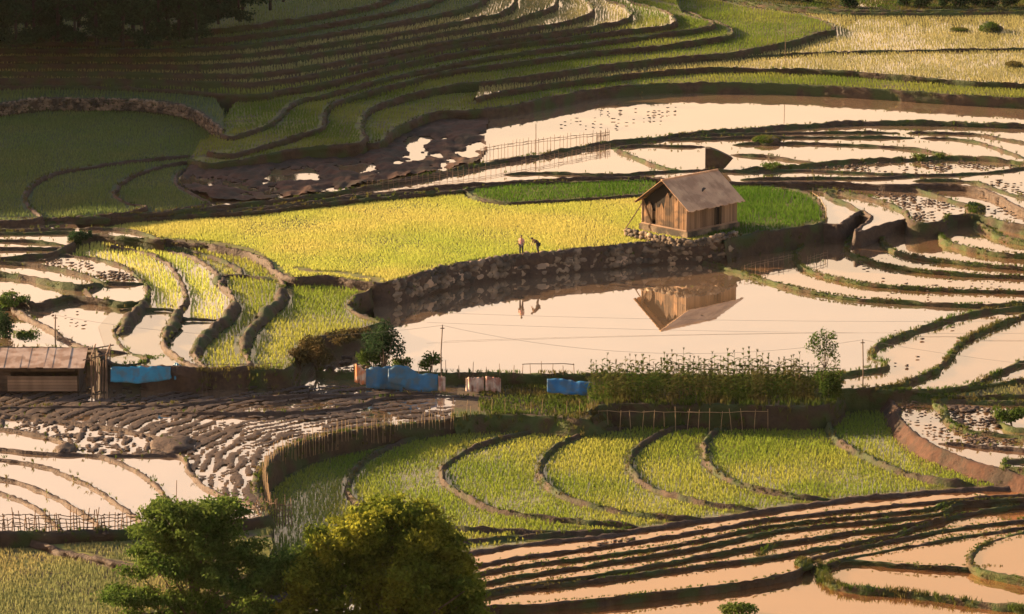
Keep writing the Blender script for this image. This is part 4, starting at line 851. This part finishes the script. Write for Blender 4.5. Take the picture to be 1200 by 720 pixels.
wall_rocks([(262,152),(257,147),(240,134),(225,126),(185,118),(140,115.5),(100,115),(40,115),(0,121),(-60,125)], 4.0, 1.2, 5, .19, 'stone_wall', 'long low dry stone wall curving round the shaded green field', 'rock', 37, .08, flat=.7, step=.95)
wall_rocks([(262,153),(258,158),(252,163),(244,171),(232,178),(222,184)], 2.95, .35, 2, .2, 'stone_wall', 'short tumbled stone bund joining the dry wall to the muddy hollow', 'rock', 41, .05, flat=.7)
wall_rocks([(735,268),(752,272),(775,276),(805,281),(835,277),(862,270)], 2.3, .55, 2, .3, 'stone_wall', 'low red brown stone ledge under the wooden cabin', 'rock', 43, .1)
# ------------------------------------------------------------------ the wooden cabin
zb = 2.3
A = gp(755, 261, zb); B = gp(805, 271.5, zb); Cc = gp(860, 259.5, zb)
ua = math.atan2(A[1] - B[1], A[0] - B[0]); va = math.atan2(Cc[1] - B[1], Cc[0] - B[0])
va = (va + (ua - PI / 2)) / 2; ua = va + PI / 2
U = np.array((math.cos(ua), math.sin(ua), 0)); Vv = np.array((math.cos(va), math.sin(va), 0)); Z = np.array((0, 0, 1.0))
GW = float(np.linalg.norm(A - B)) ; SL = float(np.linalg.norm(Cc - B))
EH = at(806, 242, B[1])[2] - zb                           # eaves over the near corner
apex = at(774, 212, (B + U * GW / 2)[1])[2] - zb
print('cabin', GW, SL, EH, apex, math.degrees(ua), math.degrees(va))
cab = empty('wooden_cabin', B, label='weathered wooden plank cabin with pitched sheet roof above the pond', cat='cabin')
def L(u, v, z): return U * u + Vv * v + Z * z
def wall_boards(name, p0, dirv, length, topf, m, thick, outn, seed, lo=0.0, skip=None):
    mb = MB(); rs = random.Random(seed); x = 0.0
    while x < length - .02:
        w_ = min(rs.uniform(.16, .27), length - x); g = .012; o = rs.uniform(-.012, .012); b0 = lo + rs.uniform(0, .05)
        xm = x + w_ / 2
        if skip is None or not skip(xm):
            t0, t1 = topf(x) , topf(x + w_)
            a = p0 + dirv * (x + g) + outn * o; b = p0 + dirv * (x + w_ - g) + outn * o; k = outn * thick
            vs = [a + Z * b0, b + Z * b0, b + Z * t1, a + Z * t0]; vs = vs + [v + k for v in vs]
            mb.add(vs, [(0, 3, 2, 1), (4, 5, 6, 7), (0, 1, 5, 4), (1, 2, 6, 5), (2, 3, 7, 6), (3, 0, 4, 7)])
        x += w_
    return mb.build(name, M[m], cab)
gtop = lambda x: EH + (apex - EH) * (1 - abs(x - GW / 2) / (GW / 2)) - .1
NG, NS = -Vv, -U                                          # outward of the gable wall and of the long wall
wall_boards('gable_wall', L(0, 0, 0), U, GW, lambda x: min(gtop(x), (2.75 if x < GW * .5 else 1.75) + .3 * math.sin(x * 9)), 'plank', .04, NG, 4, skip=lambda x: GW * .70 < x < GW * .76)
wall_boards('gable_wall', L(0, SL, 0), U, GW, gtop, 'darkwood', .04, Vv, 5)
wall_boards('side_wall', L(0, 0, 0), Vv, SL, lambda x: EH - .05, 'wood', .04, NS, 6, skip=lambda x: SL * .58 < x < SL * .66)
wall_boards('side_wall', L(GW, 0, 0), Vv, SL, lambda x: EH - .05, 'wood', .04, U, 7)
mb = MB()                                                 # near-black panel, painted shade in the upper gable
O_ = [L(GW * .2, .1, EH - .1), L(GW * .45, .1, 1.2), L(GW * .99, .1, 1.2), L(GW * .99, .1, EH - .1), L(GW / 2, .1, apex - .15)]; mb.add(O_ + [v + Vv * .05 for v in O_], [(0, 1, 2, 3, 4), (9, 8, 7, 6, 5)] + [(i, i + 5, (i + 1) % 5 + 5, (i + 1) % 5) for i in range(5)]); mb.build('gable_shade_panel', M['dark'], cab)

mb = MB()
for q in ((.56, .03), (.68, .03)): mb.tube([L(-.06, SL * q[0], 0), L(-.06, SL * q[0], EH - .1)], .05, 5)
mb.add([L(.12, SL * .56, 0), L(.12, SL * .68, 0), L(.12, SL * .68, EH - .1), L(.12, SL * .56, EH - .1)], [(0, 1, 2, 3)]); mb.build('door', M['dark'], cab)  # near-black sheet paints the darkness inside the doorway
for (u, v) in ((0, 0), (GW, 0), (0, SL), (GW, SL)):
    mb = MB(); mb.tube([L(u, v, -.4), L(u, v, EH)], .10, 6); mb.build('corner_post', M['wood'], cab)
mb = MB()
for p0, d, ln in ((L(-.05, -.05, 0), U, GW + .1), (L(-.05, -.05, 0), Vv, SL + .1), (L(GW + .05, 0, 0), Vv, SL), (L(0, SL + .05, 0), U, GW)): mb.tube([p0, p0 + d * ln], .10, 6)
mb.build('sill_beam', M['wood'], cab)
rf = empty('roof', (0, 0, 0)); rf.parent = cab
ov, ove = .45, .62; slope = (apex - EH) / (GW / 2)
for s, name in ((0, 'roof_slope'), (1, 'roof_slope')):
    mb = MB(); n = 26; rs = random.Random(9 + s)
    for i in range(n):                                    # overlapping long sheets
        v0 = -ov + (SL + 2 * ov) * i / n; v1 = -ov + (SL + 2 * ov) * (i + 1) / n + .03; dz = rs.uniform(0, .025); e_ = ove + rs.uniform(-.05, .06)
        ue = -e_ if s == 0 else GW + e_; um = GW / 2
        ze = EH - slope * e_ + .06 + dz; zm = apex + .06 + dz
        q = [L(ue, v0, ze), L(ue, v1, ze), L(um, v1, zm), L(um, v0, zm)]; q = q + [x + Z * .035 for x in q]
        mb.add(q, [(0, 3, 2, 1), (4, 5, 6, 7), (0, 1, 5, 4), (1, 2, 6, 5), (2, 3, 7, 6), (3, 0, 4, 7)])
    mb.build(name, M['roof'], rf)
mb = MB(); mb.tube([L(GW / 2, -ov, apex + .1), L(GW / 2, SL + ov, apex + .1)], .09, 6); mb.build('ridge_cap', M['roof'], rf)
mb = MB(); q = L(GW * .2, SL * .5, EH + slope * GW * .2 + .15); mb.box(tuple(q), .5, .28, .05, va, Matrix.Rotation(-.5, 3, 'Y')); mb.build('roof_patch', M['darkwood'], rf)
for i in range(4):
    mb = MB(); v = -.3 + (SL + .6) * i / 3
    mb.tube([L(-.55, v, EH - slope * .55), L(GW / 2, v, apex), L(GW + .55, v, EH - slope * .55)], .06, 5); mb.build('rafter', M['darkwood'], rf)
mb = MB(); mb.tube([L(GW + .9, -1.2, -.5), L(GW * .98, -.1, EH * .85)], .05, 5); mb.build('prop_pole', M['post'], cab)
mb = MB(); mb.box(tuple(L(GW / 2, SL / 2, -.5)), GW + .5, SL + .4, .9, ua); mb.build('stone_plinth', M['rock'], cab)

# ------------------------------------------------------------------ farm shed at the left
b = gp(95, 459, 0.0); X0 = gp(-45, 459, 0.0)[0]; X1 = gp(93, 459, 0)[0]; Ys = b[1]; D = 5.0
shed = empty('farm_shed', ((X0 + X1) / 2, Ys, 0), label='long low farm shed with pale rusty sheet roof and plank front', cat='shed')
ox, oy = (X0 + X1) / 2, Ys; W2 = (X1 - X0) / 2
ez = at(60, 432, Ys - .5)[2]; rz_ = at(60, 408.5, Ys + D / 2)[2]
def boards_h(mb, x0, x1, y, z0, z1, step, th=.05, seed=1):
    rs = random.Random(seed); z = z0
    while z < z1 - .03:
        h = min(step * rs.uniform(.8, 1.2), z1 - z); mb.box(((x0 + x1) / 2, y + rs.uniform(-.02, .02), z + h / 2), x1 - x0 - rs.uniform(0, .05), th, h - .02); z += h
mb = MB(); boards_h(mb, -W2, W2 - 5.0, 0, 0, ez, .3, seed=2); boards_h(mb, W2 - 5.0, W2 - .3, .02, ez - .35, ez, .2, seed=4); mb.build('front_wall', M['darkwood'], shed)
mb = MB(); boards_h(mb, W2 - 5.2, W2 - .1, -.35, .1, 1.25, .24, seed=3); mb.build('plank_rail', M['wood'], shed)
mb = MB(); mb.box((0, D - .1, ez / 2), 2 * W2, .1, ez); mb.build('back_wall', M['darkwood'], shed)
for sx in (-1, 1):
    mb = MB(); x = sx * W2; mb.add([(x, 0, 0), (x, D, 0), (x, D, ez), (x, D / 2, rz_ - .1), (x, 0, ez)] + [(x - sx * .08, y, z) for y, z in ((0, 0), (D, 0), (D, ez), (D / 2, rz_ - .1), (0, ez))], [(0, 1, 2, 3, 4), (9, 8, 7, 6, 5)] + [(i, i + 5, (i + 1) % 5 + 5, (i + 1) % 5) for i in range(5)]); mb.build('end_wall', M['darkwood'], shed)
rf = empty('roof', (0, 0, 0)); rf.parent = shed
for s in (0, 1):
    mb = MB(); rs = random.Random(70 + s); n = 16
    for i in range(n):
        x0 = -W2 - .4 + (2 * W2 + .8) * i / n; x1 = x0 + (2 * W2 + .8) / n + .04; dz = rs.uniform(0, .04); e_ = .5 + rs.uniform(-.06, .06); ye = -e_ if s == 0 else D + e_
        sl = (rz_ - ez) / (D / 2); q = [(x0, ye, ez - sl * 0.02 + dz), (x1, ye, ez + dz), (x1, D / 2, rz_ + dz), (x0, D / 2, rz_ + dz)]; q = q + [(a, b_, c + .04) for a, b_, c in q]
        mb.add(q, [(0, 3, 2, 1), (4, 5, 6, 7), (0, 1, 5, 4), (1, 2, 6, 5), (2, 3, 7, 6), (3, 0, 4, 7)])
    mb.build('roof_slope', M['rust'], rf)
x = W2 + .9                                               # open lean-to of posts beside the shed
for (px_, y_) in ((x, 0), (x + 1.1, .3), (x, D * .6), (x + 1.1, D * .6)): mb = MB(); mb.tube([(px_, y_, -.1), (px_, y_, ez + .9)], .06, 5); mb.build('lean_to_post', M['post'], shed)
for k in range(6): mb = MB(); mb.tube([(x + .2 * k, .1, 0), (x + .2 * k + .1, .15, ez + .4 + .1 * (k % 3))], .045, 5); mb.build('lean_to_stake', M['post'], shed)
for a_, b_ in (((x - .6, 0, ez + .5), (x + 1.4, .3, ez + .95)), ((x - .6, D * .6, ez + .6), (x + 1.4, D * .6, ez + .95)), ((x, -.1, ez + .75), (x, D * .7, ez + .9)), ((x + 1.1, 0, ez + .9), (x + 1.1, D * .7, ez + .9))): mb = MB(); mb.tube([a_, b_], .05, 5); mb.build('lean_to_beam', M['post'], shed)

# ------------------------------------------------------------------ tarpaulins and cloths
def drape(px0, px1, top, bot, Y, label, m, cat='tarpaulin', name='tarpaulin', folds=1.3, seed=1, depth=.2, lean=.45):
    """hanging sheet: top and bot are photo rows along its width"""
    n, k = 40, 8; rs = random.Random(seed); mb = MB(); vs = []
    ph = [rs.uniform(0, 6) for _ in range(4)]; org = at((px0 + px1) / 2, bot[len(bot) // 2], Y)
    for i in range(n):
        t = i / (n - 1); x = px0 + (px1 - px0) * t
        ty = np.interp(t, np.linspace(0, 1, len(top)), top); by = np.interp(t, np.linspace(0, 1, len(bot)), bot)
        ty += 2.0 * mnoise.noise(Vector((t * 9, seed * 3.1, 0))) * (0 < i < n - 1); by += 1.2 * mnoise.noise(Vector((t * 7, seed * 5.1, 4)))
        for j in range(k):
            q = j / (k - 1); p = at(x, ty + (by - ty) * q, Y)
            d = depth * (math.sin(t * folds * 6.3 + ph[0] + q * 1.5) * .6 + math.sin(t * folds * 14 + ph[1] - q * 2) * .3) * (.3 + q) - lean * q
            vs.append((p[0] - org[0], d, p[2] - org[2]))
    mb.add(vs, [(i * k + j, (i + 1) * k + j, (i + 1) * k + j + 1, i * k + j + 1) for i in range(n - 1) for j in range(k - 1)])
    o = mb.build(name, M[m], None, True); o.location = tuple(map(float, org)); md = o.modifiers.new('thickness', 'SOLIDIFY'); md.thickness = .025
    return tag(o, label, cat)
Yb = gp(500, 457, -.75)[1] - .2
drape(130, 200, [431, 430, 430, 429, 430], [446, 447, 447, 446, 444], 296.4, 'bright blue tarpaulin hung on stakes beside the shed', 'teal', seed=2)
drape(198, 218, [432, 426, 427, 433], [441, 443, 443, 440], 296.9, 'crumpled blue tarpaulin bundle at the end of the bright tarp', 'teal', seed=3, depth=.3, folds=3)
drape(429, 472, [432, 431, 430, 428, 429], [453, 454, 455, 456, 456], Yb + .4, 'blue tarpaulin on the pond bank beside the orange cloth', 'blue', seed=4)
drape(455, 513, [432, 428, 431, 438, 438, 438], [446, 450, 456, 457, 457, 457], Yb, 'wide blue tarpaulin folded down the middle of the pond bank', 'blue', seed=5)
drape(641, 694, [444, 445, 447, 448], [455, 458, 458, 461], gp(665, 461, -.75)[1], 'dull blue tarpaulin lying on grass by the garden plot', 'blue', seed=6, lean=1.2)
drape(416, 431, [427, 430, 438], [446, 449, 450], Yb + .5, 'orange cloth hanging at the end of the blue tarp', 'orange', 'cloth', 'cloth', seed=7, folds=2)
drape(546, 567, [443, 442, 442], [457, 458, 457], Yb - .1, 'pale pink cloth panel hung below the pond bank', 'pale', 'cloth', 'cloth', seed=8, folds=2)
drape(569, 587, [441, 442, 444], [456, 457, 458], Yb - .15, 'whitish cloth panel hung beside the pink one', 'pale', 'cloth', 'cloth', seed=9, folds=2)
drape(514, 522, [441, 442], [456, 457], Yb - .1, 'narrow pale rag at the end of the wide blue tarp', 'pale', 'cloth', 'cloth', seed=10, folds=1)

# ------------------------------------------------------------------ fences
def fence(label, px, z, n, h, rails, m='post', r=.03, seed=1, hj=.25, lean=.08, cat='fence', railr=.022, wild=0.0, name='fence'):
    C = resample(np.array([gp(x, y, zof(z, x, y)) for x, y in cat_rom(px)]), .2)[0]; rs = random.Random(seed)
    root = empty(name, C[0], label=label, cat=cat); org = C[0]; tops = []
    for i in range(n):
        p = C[int((len(C) - 1) * i / (n - 1))] - org; hh = h * rs.uniform(1 - hj, 1 + hj); dx, dy = rs.uniform(-lean, lean) * hh, rs.uniform(-lean, lean) * hh
        mb = MB(); mb.tube([p + np.array((0, 0, -.35)), p + np.array((dx * .5, dy * .5, hh * .5)), p + np.array((dx, dy, hh))], r * rs.uniform(.8, 1.25), 5, r * .7); mb.build('post', M[m], root); tops.append(p)
    for f in rails:
        for i0 in range(0, n - 1, 4):
            i1 = min(i0 + 4 + (1 if i0 + 5 < n else 0), n - 1); pts = [tops[i] + np.array((0, -.05, h * f + rs.uniform(-.05, .05) + (rs.uniform(-wild, wild)))) for i in range(i0, i1 + 1)]
            if len(pts) > 1: mb = MB(); mb.tube(pts, railr, 5); mb.build('rail', M[m], root)
    return root
fence('thin stake fence with rails along the far water behind the muddy hollow', [(563,181),(600,175),(640,169.5),(680,165),(714,161.5)], 2.5, 34, .75, (.4, .7), r=.025, seed=1)
fence('long low stake fence with rails on the near side of the grassy bank', [(430,221),(480,213.5),(540,206),(600,196.5),(650,187),(690,179),(715,174.5)], 2.2, 48, .6, (.3, .55, .8), r=.022, seed=2, railr=.018)
fence('tall dark brush bundle fence end by the far water', [(700,167),(707,165.5),(714,164)], 2.4, 12, .95, (.5,), r=.03, seed=3)
fence('small rail fence in the water right of the cabin bank', [(873,318),(890,313),(910,309),(930,305)], .2, 12, .62, (.45, .8), r=.022, seed=4, railr=.018)
fence('short rail fence beyond the first grassy bund right of the cabin', [(946,309),(958,305.5),(970,302)], .3, 7, .6, (.45, .8), r=.022, seed=5, railr=.018)
fence('row of reddish stakes around the end of the lush green plot', [(952,232),(960,238),(965,246),(968,254),(968,261)], 1.75, 14, .8, (.6,), 'bamboo', r=.02, seed=6)
fence('pole railing on the pond bank above the maize', [(790,441),(820,441.5),(860,442),(900,443),(940,444),(985,446)], -.05, 22, .95, (.62, .95), r=.028, seed=7, railr=.03)
fence('short crooked railing on the pond bank between tarps and maize', [(612,439),(625,439),(642,439),(660,439.5),(673,439.5)], -.05, 6, .95, (.88,), r=.03, seed=8, railr=.03)
fence('scattered bare stakes along the pond bank above the tarps', [(478,438),(505,438),(540,439),(575,439),(602,439)], -.05, 9, .9, (), r=.028, seed=9, hj=.45)
fence('tangled stick fence along the edge of the lower flooded fields', [(-30,622),(0,622),(40,622),(80,622),(120,621),(160,619.5)], -.1, 46, 1.2, (.2, .42, .65, .85), railr=.03, r=.045, seed=10, hj=.4, lean=.16, wild=.08)
fence('broken stick fence behind the layered tree', [(236,613),(250,612),(270,611),(290,609),(312,605)], -.1, 16, 1.0, (.15, .4, .6, .8), r=.035, seed=11, hj=.4, lean=.3, wild=.15)
fence('stake fence lining the curved wall below the ploughed field', [(560,501),(530,504.5),(480,510),(430,516),(390,523),(352,533),(330,543),(317,554),(310,568),(311,584),(318,603)], lambda x, y: zplough(x, y) - .75, 98, 1.5, (), 'bamboo', r=.028, seed=12, hj=.3, lean=.1)
fence('dark woven stake screen at the lower end of the curved wall', [(306,606),(318,609),(330,611),(342,611)], -1.0, 18, 1.5, (.25, .5, .75), r=.035, seed=13, lean=.05)
fence('pale pole fence in the shade below the maize plot', [(700,503),(740,503.5),(780,504),(820,504),(860,504),(900,503.5)], -1.8, 16, 1.5, (.9,), 'bamboo', r=.028, seed=14, hj=.12, lean=.16)
fence('few thin stakes on the grassy slope beside the dull blue tarp', [(520,492),(560,492),(600,491),(640,491),(680,491)], -1.2, 12, 1.2, (), 'bamboo', r=.02, seed=15, hj=.35)
fence('low stick fence at the foot of the striped rice terraces', [(240,436),(262,436.5),(285,436),(305,435.5),(330,434)], .9, 16, .7, (.5, .85), r=.025, seed=16)
fence('row of dark posts behind the bright blue tarp', [(142,433),(148,433),(156,433),(163,433)], .5, 6, .85, (), r=.04, seed=17)
# ------------------------------------------------------------------ poles and wires
def pole(px, y0, y1, z, label, r=.05, name='utility_pole', lean=0.0):
    b = gp(px, y0, z); top = at(px + lean, y1, b[1]); e = empty(name, b, label=label, cat='pole'); h = top[2] - b[2]
    mb = MB(); mb.tube([(0, 0, -.5), (0.0, 0, h * .5), (top[0] - b[0], 0, h)], r, 7, r * .8); mb.build('shaft', M['post'], e)
    if name != 'utility_pole': return top
    mb = MB(); mb.tube([(top[0] - b[0], 0, h - .03), (top[0] - b[0], 0, h + .14)], .03, 6); mb.box((top[0] - b[0], 0, h - .12), .3, .06, .06); mb.build('insulator', M['darkwood'], e)
    return top
t1 = pole(517, 440, 383, -.1, 'leaning wooden wire pole on the pond bank beside the blue tarp', lean=1.5)
t2 = pole(1011, 456, 400, -.4, 'dark wooden wire pole at the pond corner near the young tree')
t3 = pole(65, 406, 371, 1.0, 'slim wooden pole in the water behind the shed', .06)
pole(628, 172, 145, 2.35, 'thin lone pole standing in the far water', .04, 'wooden_pole'); pole(207, 598, 563, -.1, 'thin lone pole behind the layered tree', .03, 'wooden_pole')
pole(362+558, 75, 22, 3.85, 'thin pole by the curled nose of the far rice terraces', .035, 'wooden_pole')
def wire(a, b, sag, label, r=.009):
    a, b = np.array(a), np.array(b); n = 28; org = (a + b) / 2; mb = MB()
    mb.tube([a + (b - a) * t + np.array((0, 0, -sag * 4 * t * (1 - t))) - org for t in np.linspace(0, 1, n)], r, 4)
    o = mb.build('power_line', M['wire']); o.location = tuple(map(float, org)); tag(o, label, 'wire')
up = np.array((0, 0, .1))
wire(t1 + up, t2 + up, 1.55, 'sagging wire across the pond between the two bank poles')
wire(t2 + up, at(1300, 436, t2[1] - 12), .25, 'wire running from the pond corner pole over the flooded steps')
wire(t3 + up, t1 + up, 1.2, 'wire from the slim pole behind the shed to the leaning bank pole')
wire(at(520, 367, 318), at(1300, 375, 318), .35, 'upper of two nearly level wires high over the pond', .008)
wire(at(500, 378, 316), at(1300, 390, 316), .35, 'lower of two nearly level wires high over the pond', .008)
# ------------------------------------------------------------------ maize
def maize(seed):
    rs = random.Random(seed); mb = MB(); h = rs.uniform(1.9, 2.4)
    mb.tube([(0, 0, -.05), (rs.uniform(-.04, .04), 0, h * .5), (rs.uniform(-.08, .08), rs.uniform(-.05, .05), h)], .022, 4, .01)
    for k in range(9):
        a = k * 2.4 + rs.uniform(-.5, .5); z0 = h * (.18 + .085 * k); ln = rs.uniform(.5, .8); w_ = rs.uniform(.09, .14); vs = []
        for j in range(5):
            t = j / 4; x = ln * t; z = z0 + ln * (.75 * t - .85 * t * t); ww = w_ * (1 - t) ** .6 * (1 if j else .5)
            for s in (-1, 1): vs.append((math.cos(a) * x - math.sin(a) * ww * s, math.sin(a) * x + math.cos(a) * ww * s, z))
        mb.add(vs, [(2 * j, 2 * j + 1, 2 * j + 3, 2 * j + 2) for j in range(4)])
    for k in range(5):
        a = k * 1.26; mb.tube([(0, 0, h), (math.cos(a) * .07, math.sin(a) * .07, h + .2)], .014, 3)
    return mb
mp = []; rs = random.Random(77); spots = []
for i in range(44):
    for j in range(6):
        spots.append((694 + (978 - 694) * (i + rs.uniform(-.35, .35)) / 43, 449 + 23 * (j + rs.uniform(-.35, .35)) / 5 - (4 if i > 30 else 0) * j / 5))
for q, (x, y) in enumerate(spots):
    p = gp(x, y, -.36)
    if q < 5:
        o = maize(q).build('maize_plant', M['corn']); tag(o, 'leafy green maize plant with tassel in the fenced garden plot', 'maize plant', 'maize plants in the garden plot'); mp.append(o)
    else: o = mp[rs.randrange(5)].copy(); COL.objects.link(o)
    o.location = tuple(map(float, p)); o.rotation_euler = (0, 0, rs.uniform(0, 6.28)); s = rs.uniform(.6, 1.15) * (.8 if x > 940 else 1); o.scale = (s, s, s)
# ------------------------------------------------------------------ people
def skinned(name, joints, bones, m, parent, sub=1):
    """one continuous skinned figure: joints = {name: (position, radius)}"""
    names = list(joints); me = bpy.data.meshes.new(name); me.from_pydata([joints[k][0] for k in names], [(names.index(a), names.index(b)) for a, b in bones], []); me.update()
    o = link(name, me, M[m], parent); md = o.modifiers.new('skin', 'SKIN'); md.use_smooth_shade = True
    for i, k in enumerate(names):
        sv = me.skin_vertices[0].data[i]; r = joints[k][1]; sv.radius = r if hasattr(r, '__len__') else (r, r); sv.use_root = (i == 0)
    s = o.modifiers.new('smooth', 'SUBSURF'); s.levels = s.render_levels = sub; return o
def person(px, py, z, label, pose, shirt, trousers, h, rz):
    e = empty('person', gp(px, py, z), rz, label=label, cat='person'); k = h / 1.7; P = {}
    for n_, v in pose.items(): P[n_] = (tuple(c * k for c in v[0]), v[1] * k)
    arms = [('chest', 'shl'), ('shl', 'ell'), ('ell', 'hal'), ('chest', 'shr'), ('shr', 'elr'), ('elr', 'har')]
    legs = [('pelvis', 'hpl'), ('hpl', 'knl'), ('knl', 'anl'), ('anl', 'tol'), ('pelvis', 'hpr'), ('hpr', 'knr'), ('knr', 'anr'), ('anr', 'tor')]
    skinned('body', P, [('pelvis', 'belly'), ('belly', 'chest'), ('chest', 'neck'), ('neck', 'head'), ('head', 'crown'), ('head', 'nose')] + arms + legs, 'skin', e)
    g = lambda ks, f: {q: (P[q][0], P[q][1] * f + .012) for q in ks}
    skinned('shirt', g(('belly', 'chest', 'pelvis', 'shl', 'ell', 'shr', 'elr'), 1.12), [('pelvis', 'belly'), ('belly', 'chest'), ('chest', 'shl'), ('shl', 'ell'), ('chest', 'shr'), ('shr', 'elr')], shirt, e)
    skinned('trousers', g(('pelvis', 'hpl', 'knl', 'anl', 'hpr', 'knr', 'anr'), 1.15), [('pelvis', 'hpl'), ('hpl', 'knl'), ('knl', 'anl'), ('pelvis', 'hpr'), ('hpr', 'knr'), ('knr', 'anr')], trousers, e)
    c = np.array(P['head'][0]) * .35 + np.array(P['crown'][0]) * .65; V, Fx = blob(c + np.array((0, .02, .01)), (.095 * k, .105 * k, .09 * k), .06, ICO2, 2.0); link('hair', np_mesh('hair', V, Fx), M['hair'], e, True)
    for s in ('hal', 'har'):                             # five fingers from each palm
        p = np.array(P[s][0]); mb = MB()
        for f in range(4): mb.tube([p + np.array(((f - 1.5) * .018, 0, 0)), p + np.array(((f - 1.5) * .02, -.01, -.06)), p + np.array(((f - 1.5) * .02, -.03, -.085 - .01 * (f in (1, 2))))], .009, 5, .007)
        mb.tube([p, p + np.array((.035, -.02, -.03)), p + np.array((.045, -.03, -.055))], .010, 5, .008); mb.build('fingers', M['skin'], e)
    return e
stand = dict(pelvis=((0, 0, .92), .13), belly=((0, 0, 1.08), .125), chest=((0, 0, 1.28), .145), neck=((0, 0, 1.45), .05), head=((0, -.02, 1.56), .085), crown=((0, .01, 1.66), .075), nose=((0, -.11, 1.55), .02),
    shl=((.19, 0, 1.38), .06), ell=((.25, .02, 1.12), .045), hal=((.24, -.08, .88), .03), shr=((-.19, 0, 1.38), .06), elr=((-.26, .02, 1.12), .045), har=((-.22, -.10, .90), .03),
    hpl=((.10, 0, .86), .095), knl=((.12, -.02, .48), .065), anl=((.13, .02, .08), .045), tol=((.14, -.14, .03), .035), hpr=((-.10, 0, .86), .095), knr=((-.12, -.02, .48), .065), anr=((-.14, .03, .08), .045), tor=((-.15, -.13, .03), .035))
bend = dict(pelvis=((0, .06, .88), .135), belly=((0, -.08, 1.03), .13), chest=((0, -.26, 1.18), .145), neck=((0, -.40, 1.27), .05), head=((0, -.50, 1.30), .085), crown=((0, -.54, 1.39), .075), nose=((0, -.59, 1.27), .02),
    shl=((.18, -.30, 1.22), .06), ell=((.22, -.38, .96), .045), hal=((.16, -.50, .76), .03), shr=((-.18, -.30, 1.22), .06), elr=((-.22, -.40, .96), .045), har=((-.14, -.52, .78), .03),
    hpl=((.10, .05, .84), .10), knl=((.12, -.04, .48), .068), anl=((.12, .06, .08), .045), tol=((.13, -.10, .03), .035), hpr=((-.10, .05, .84), .10), knr=((-.11, .0, .47), .068), anr=((-.12, .10, .08), .045), tor=((-.13, -.06, .03), .035))
person(611, 299, 1.74, 'person in dusty pink top and dark trousers standing on the wall edge', stand, 'pink', 'navy', 1.66, -.5)
person(630, 297.5, 1.74, 'person in dark clothes bending forward beside the rice on the wall edge', bend, 'brown', 'navy', 1.66, -1.25)
# small bright pool at the top edge
P_ = [gp(x, y, 4.1) for x, y in ((1003,7.5),(1030,8.5),(1036,4),(1034,-6),(1002,-8))]
tag(link('paddy_water', np_mesh('paddy_water', np.array(P_), np.array([[0, 1, 2, 3, 4]])), M['water']), kind='structure')
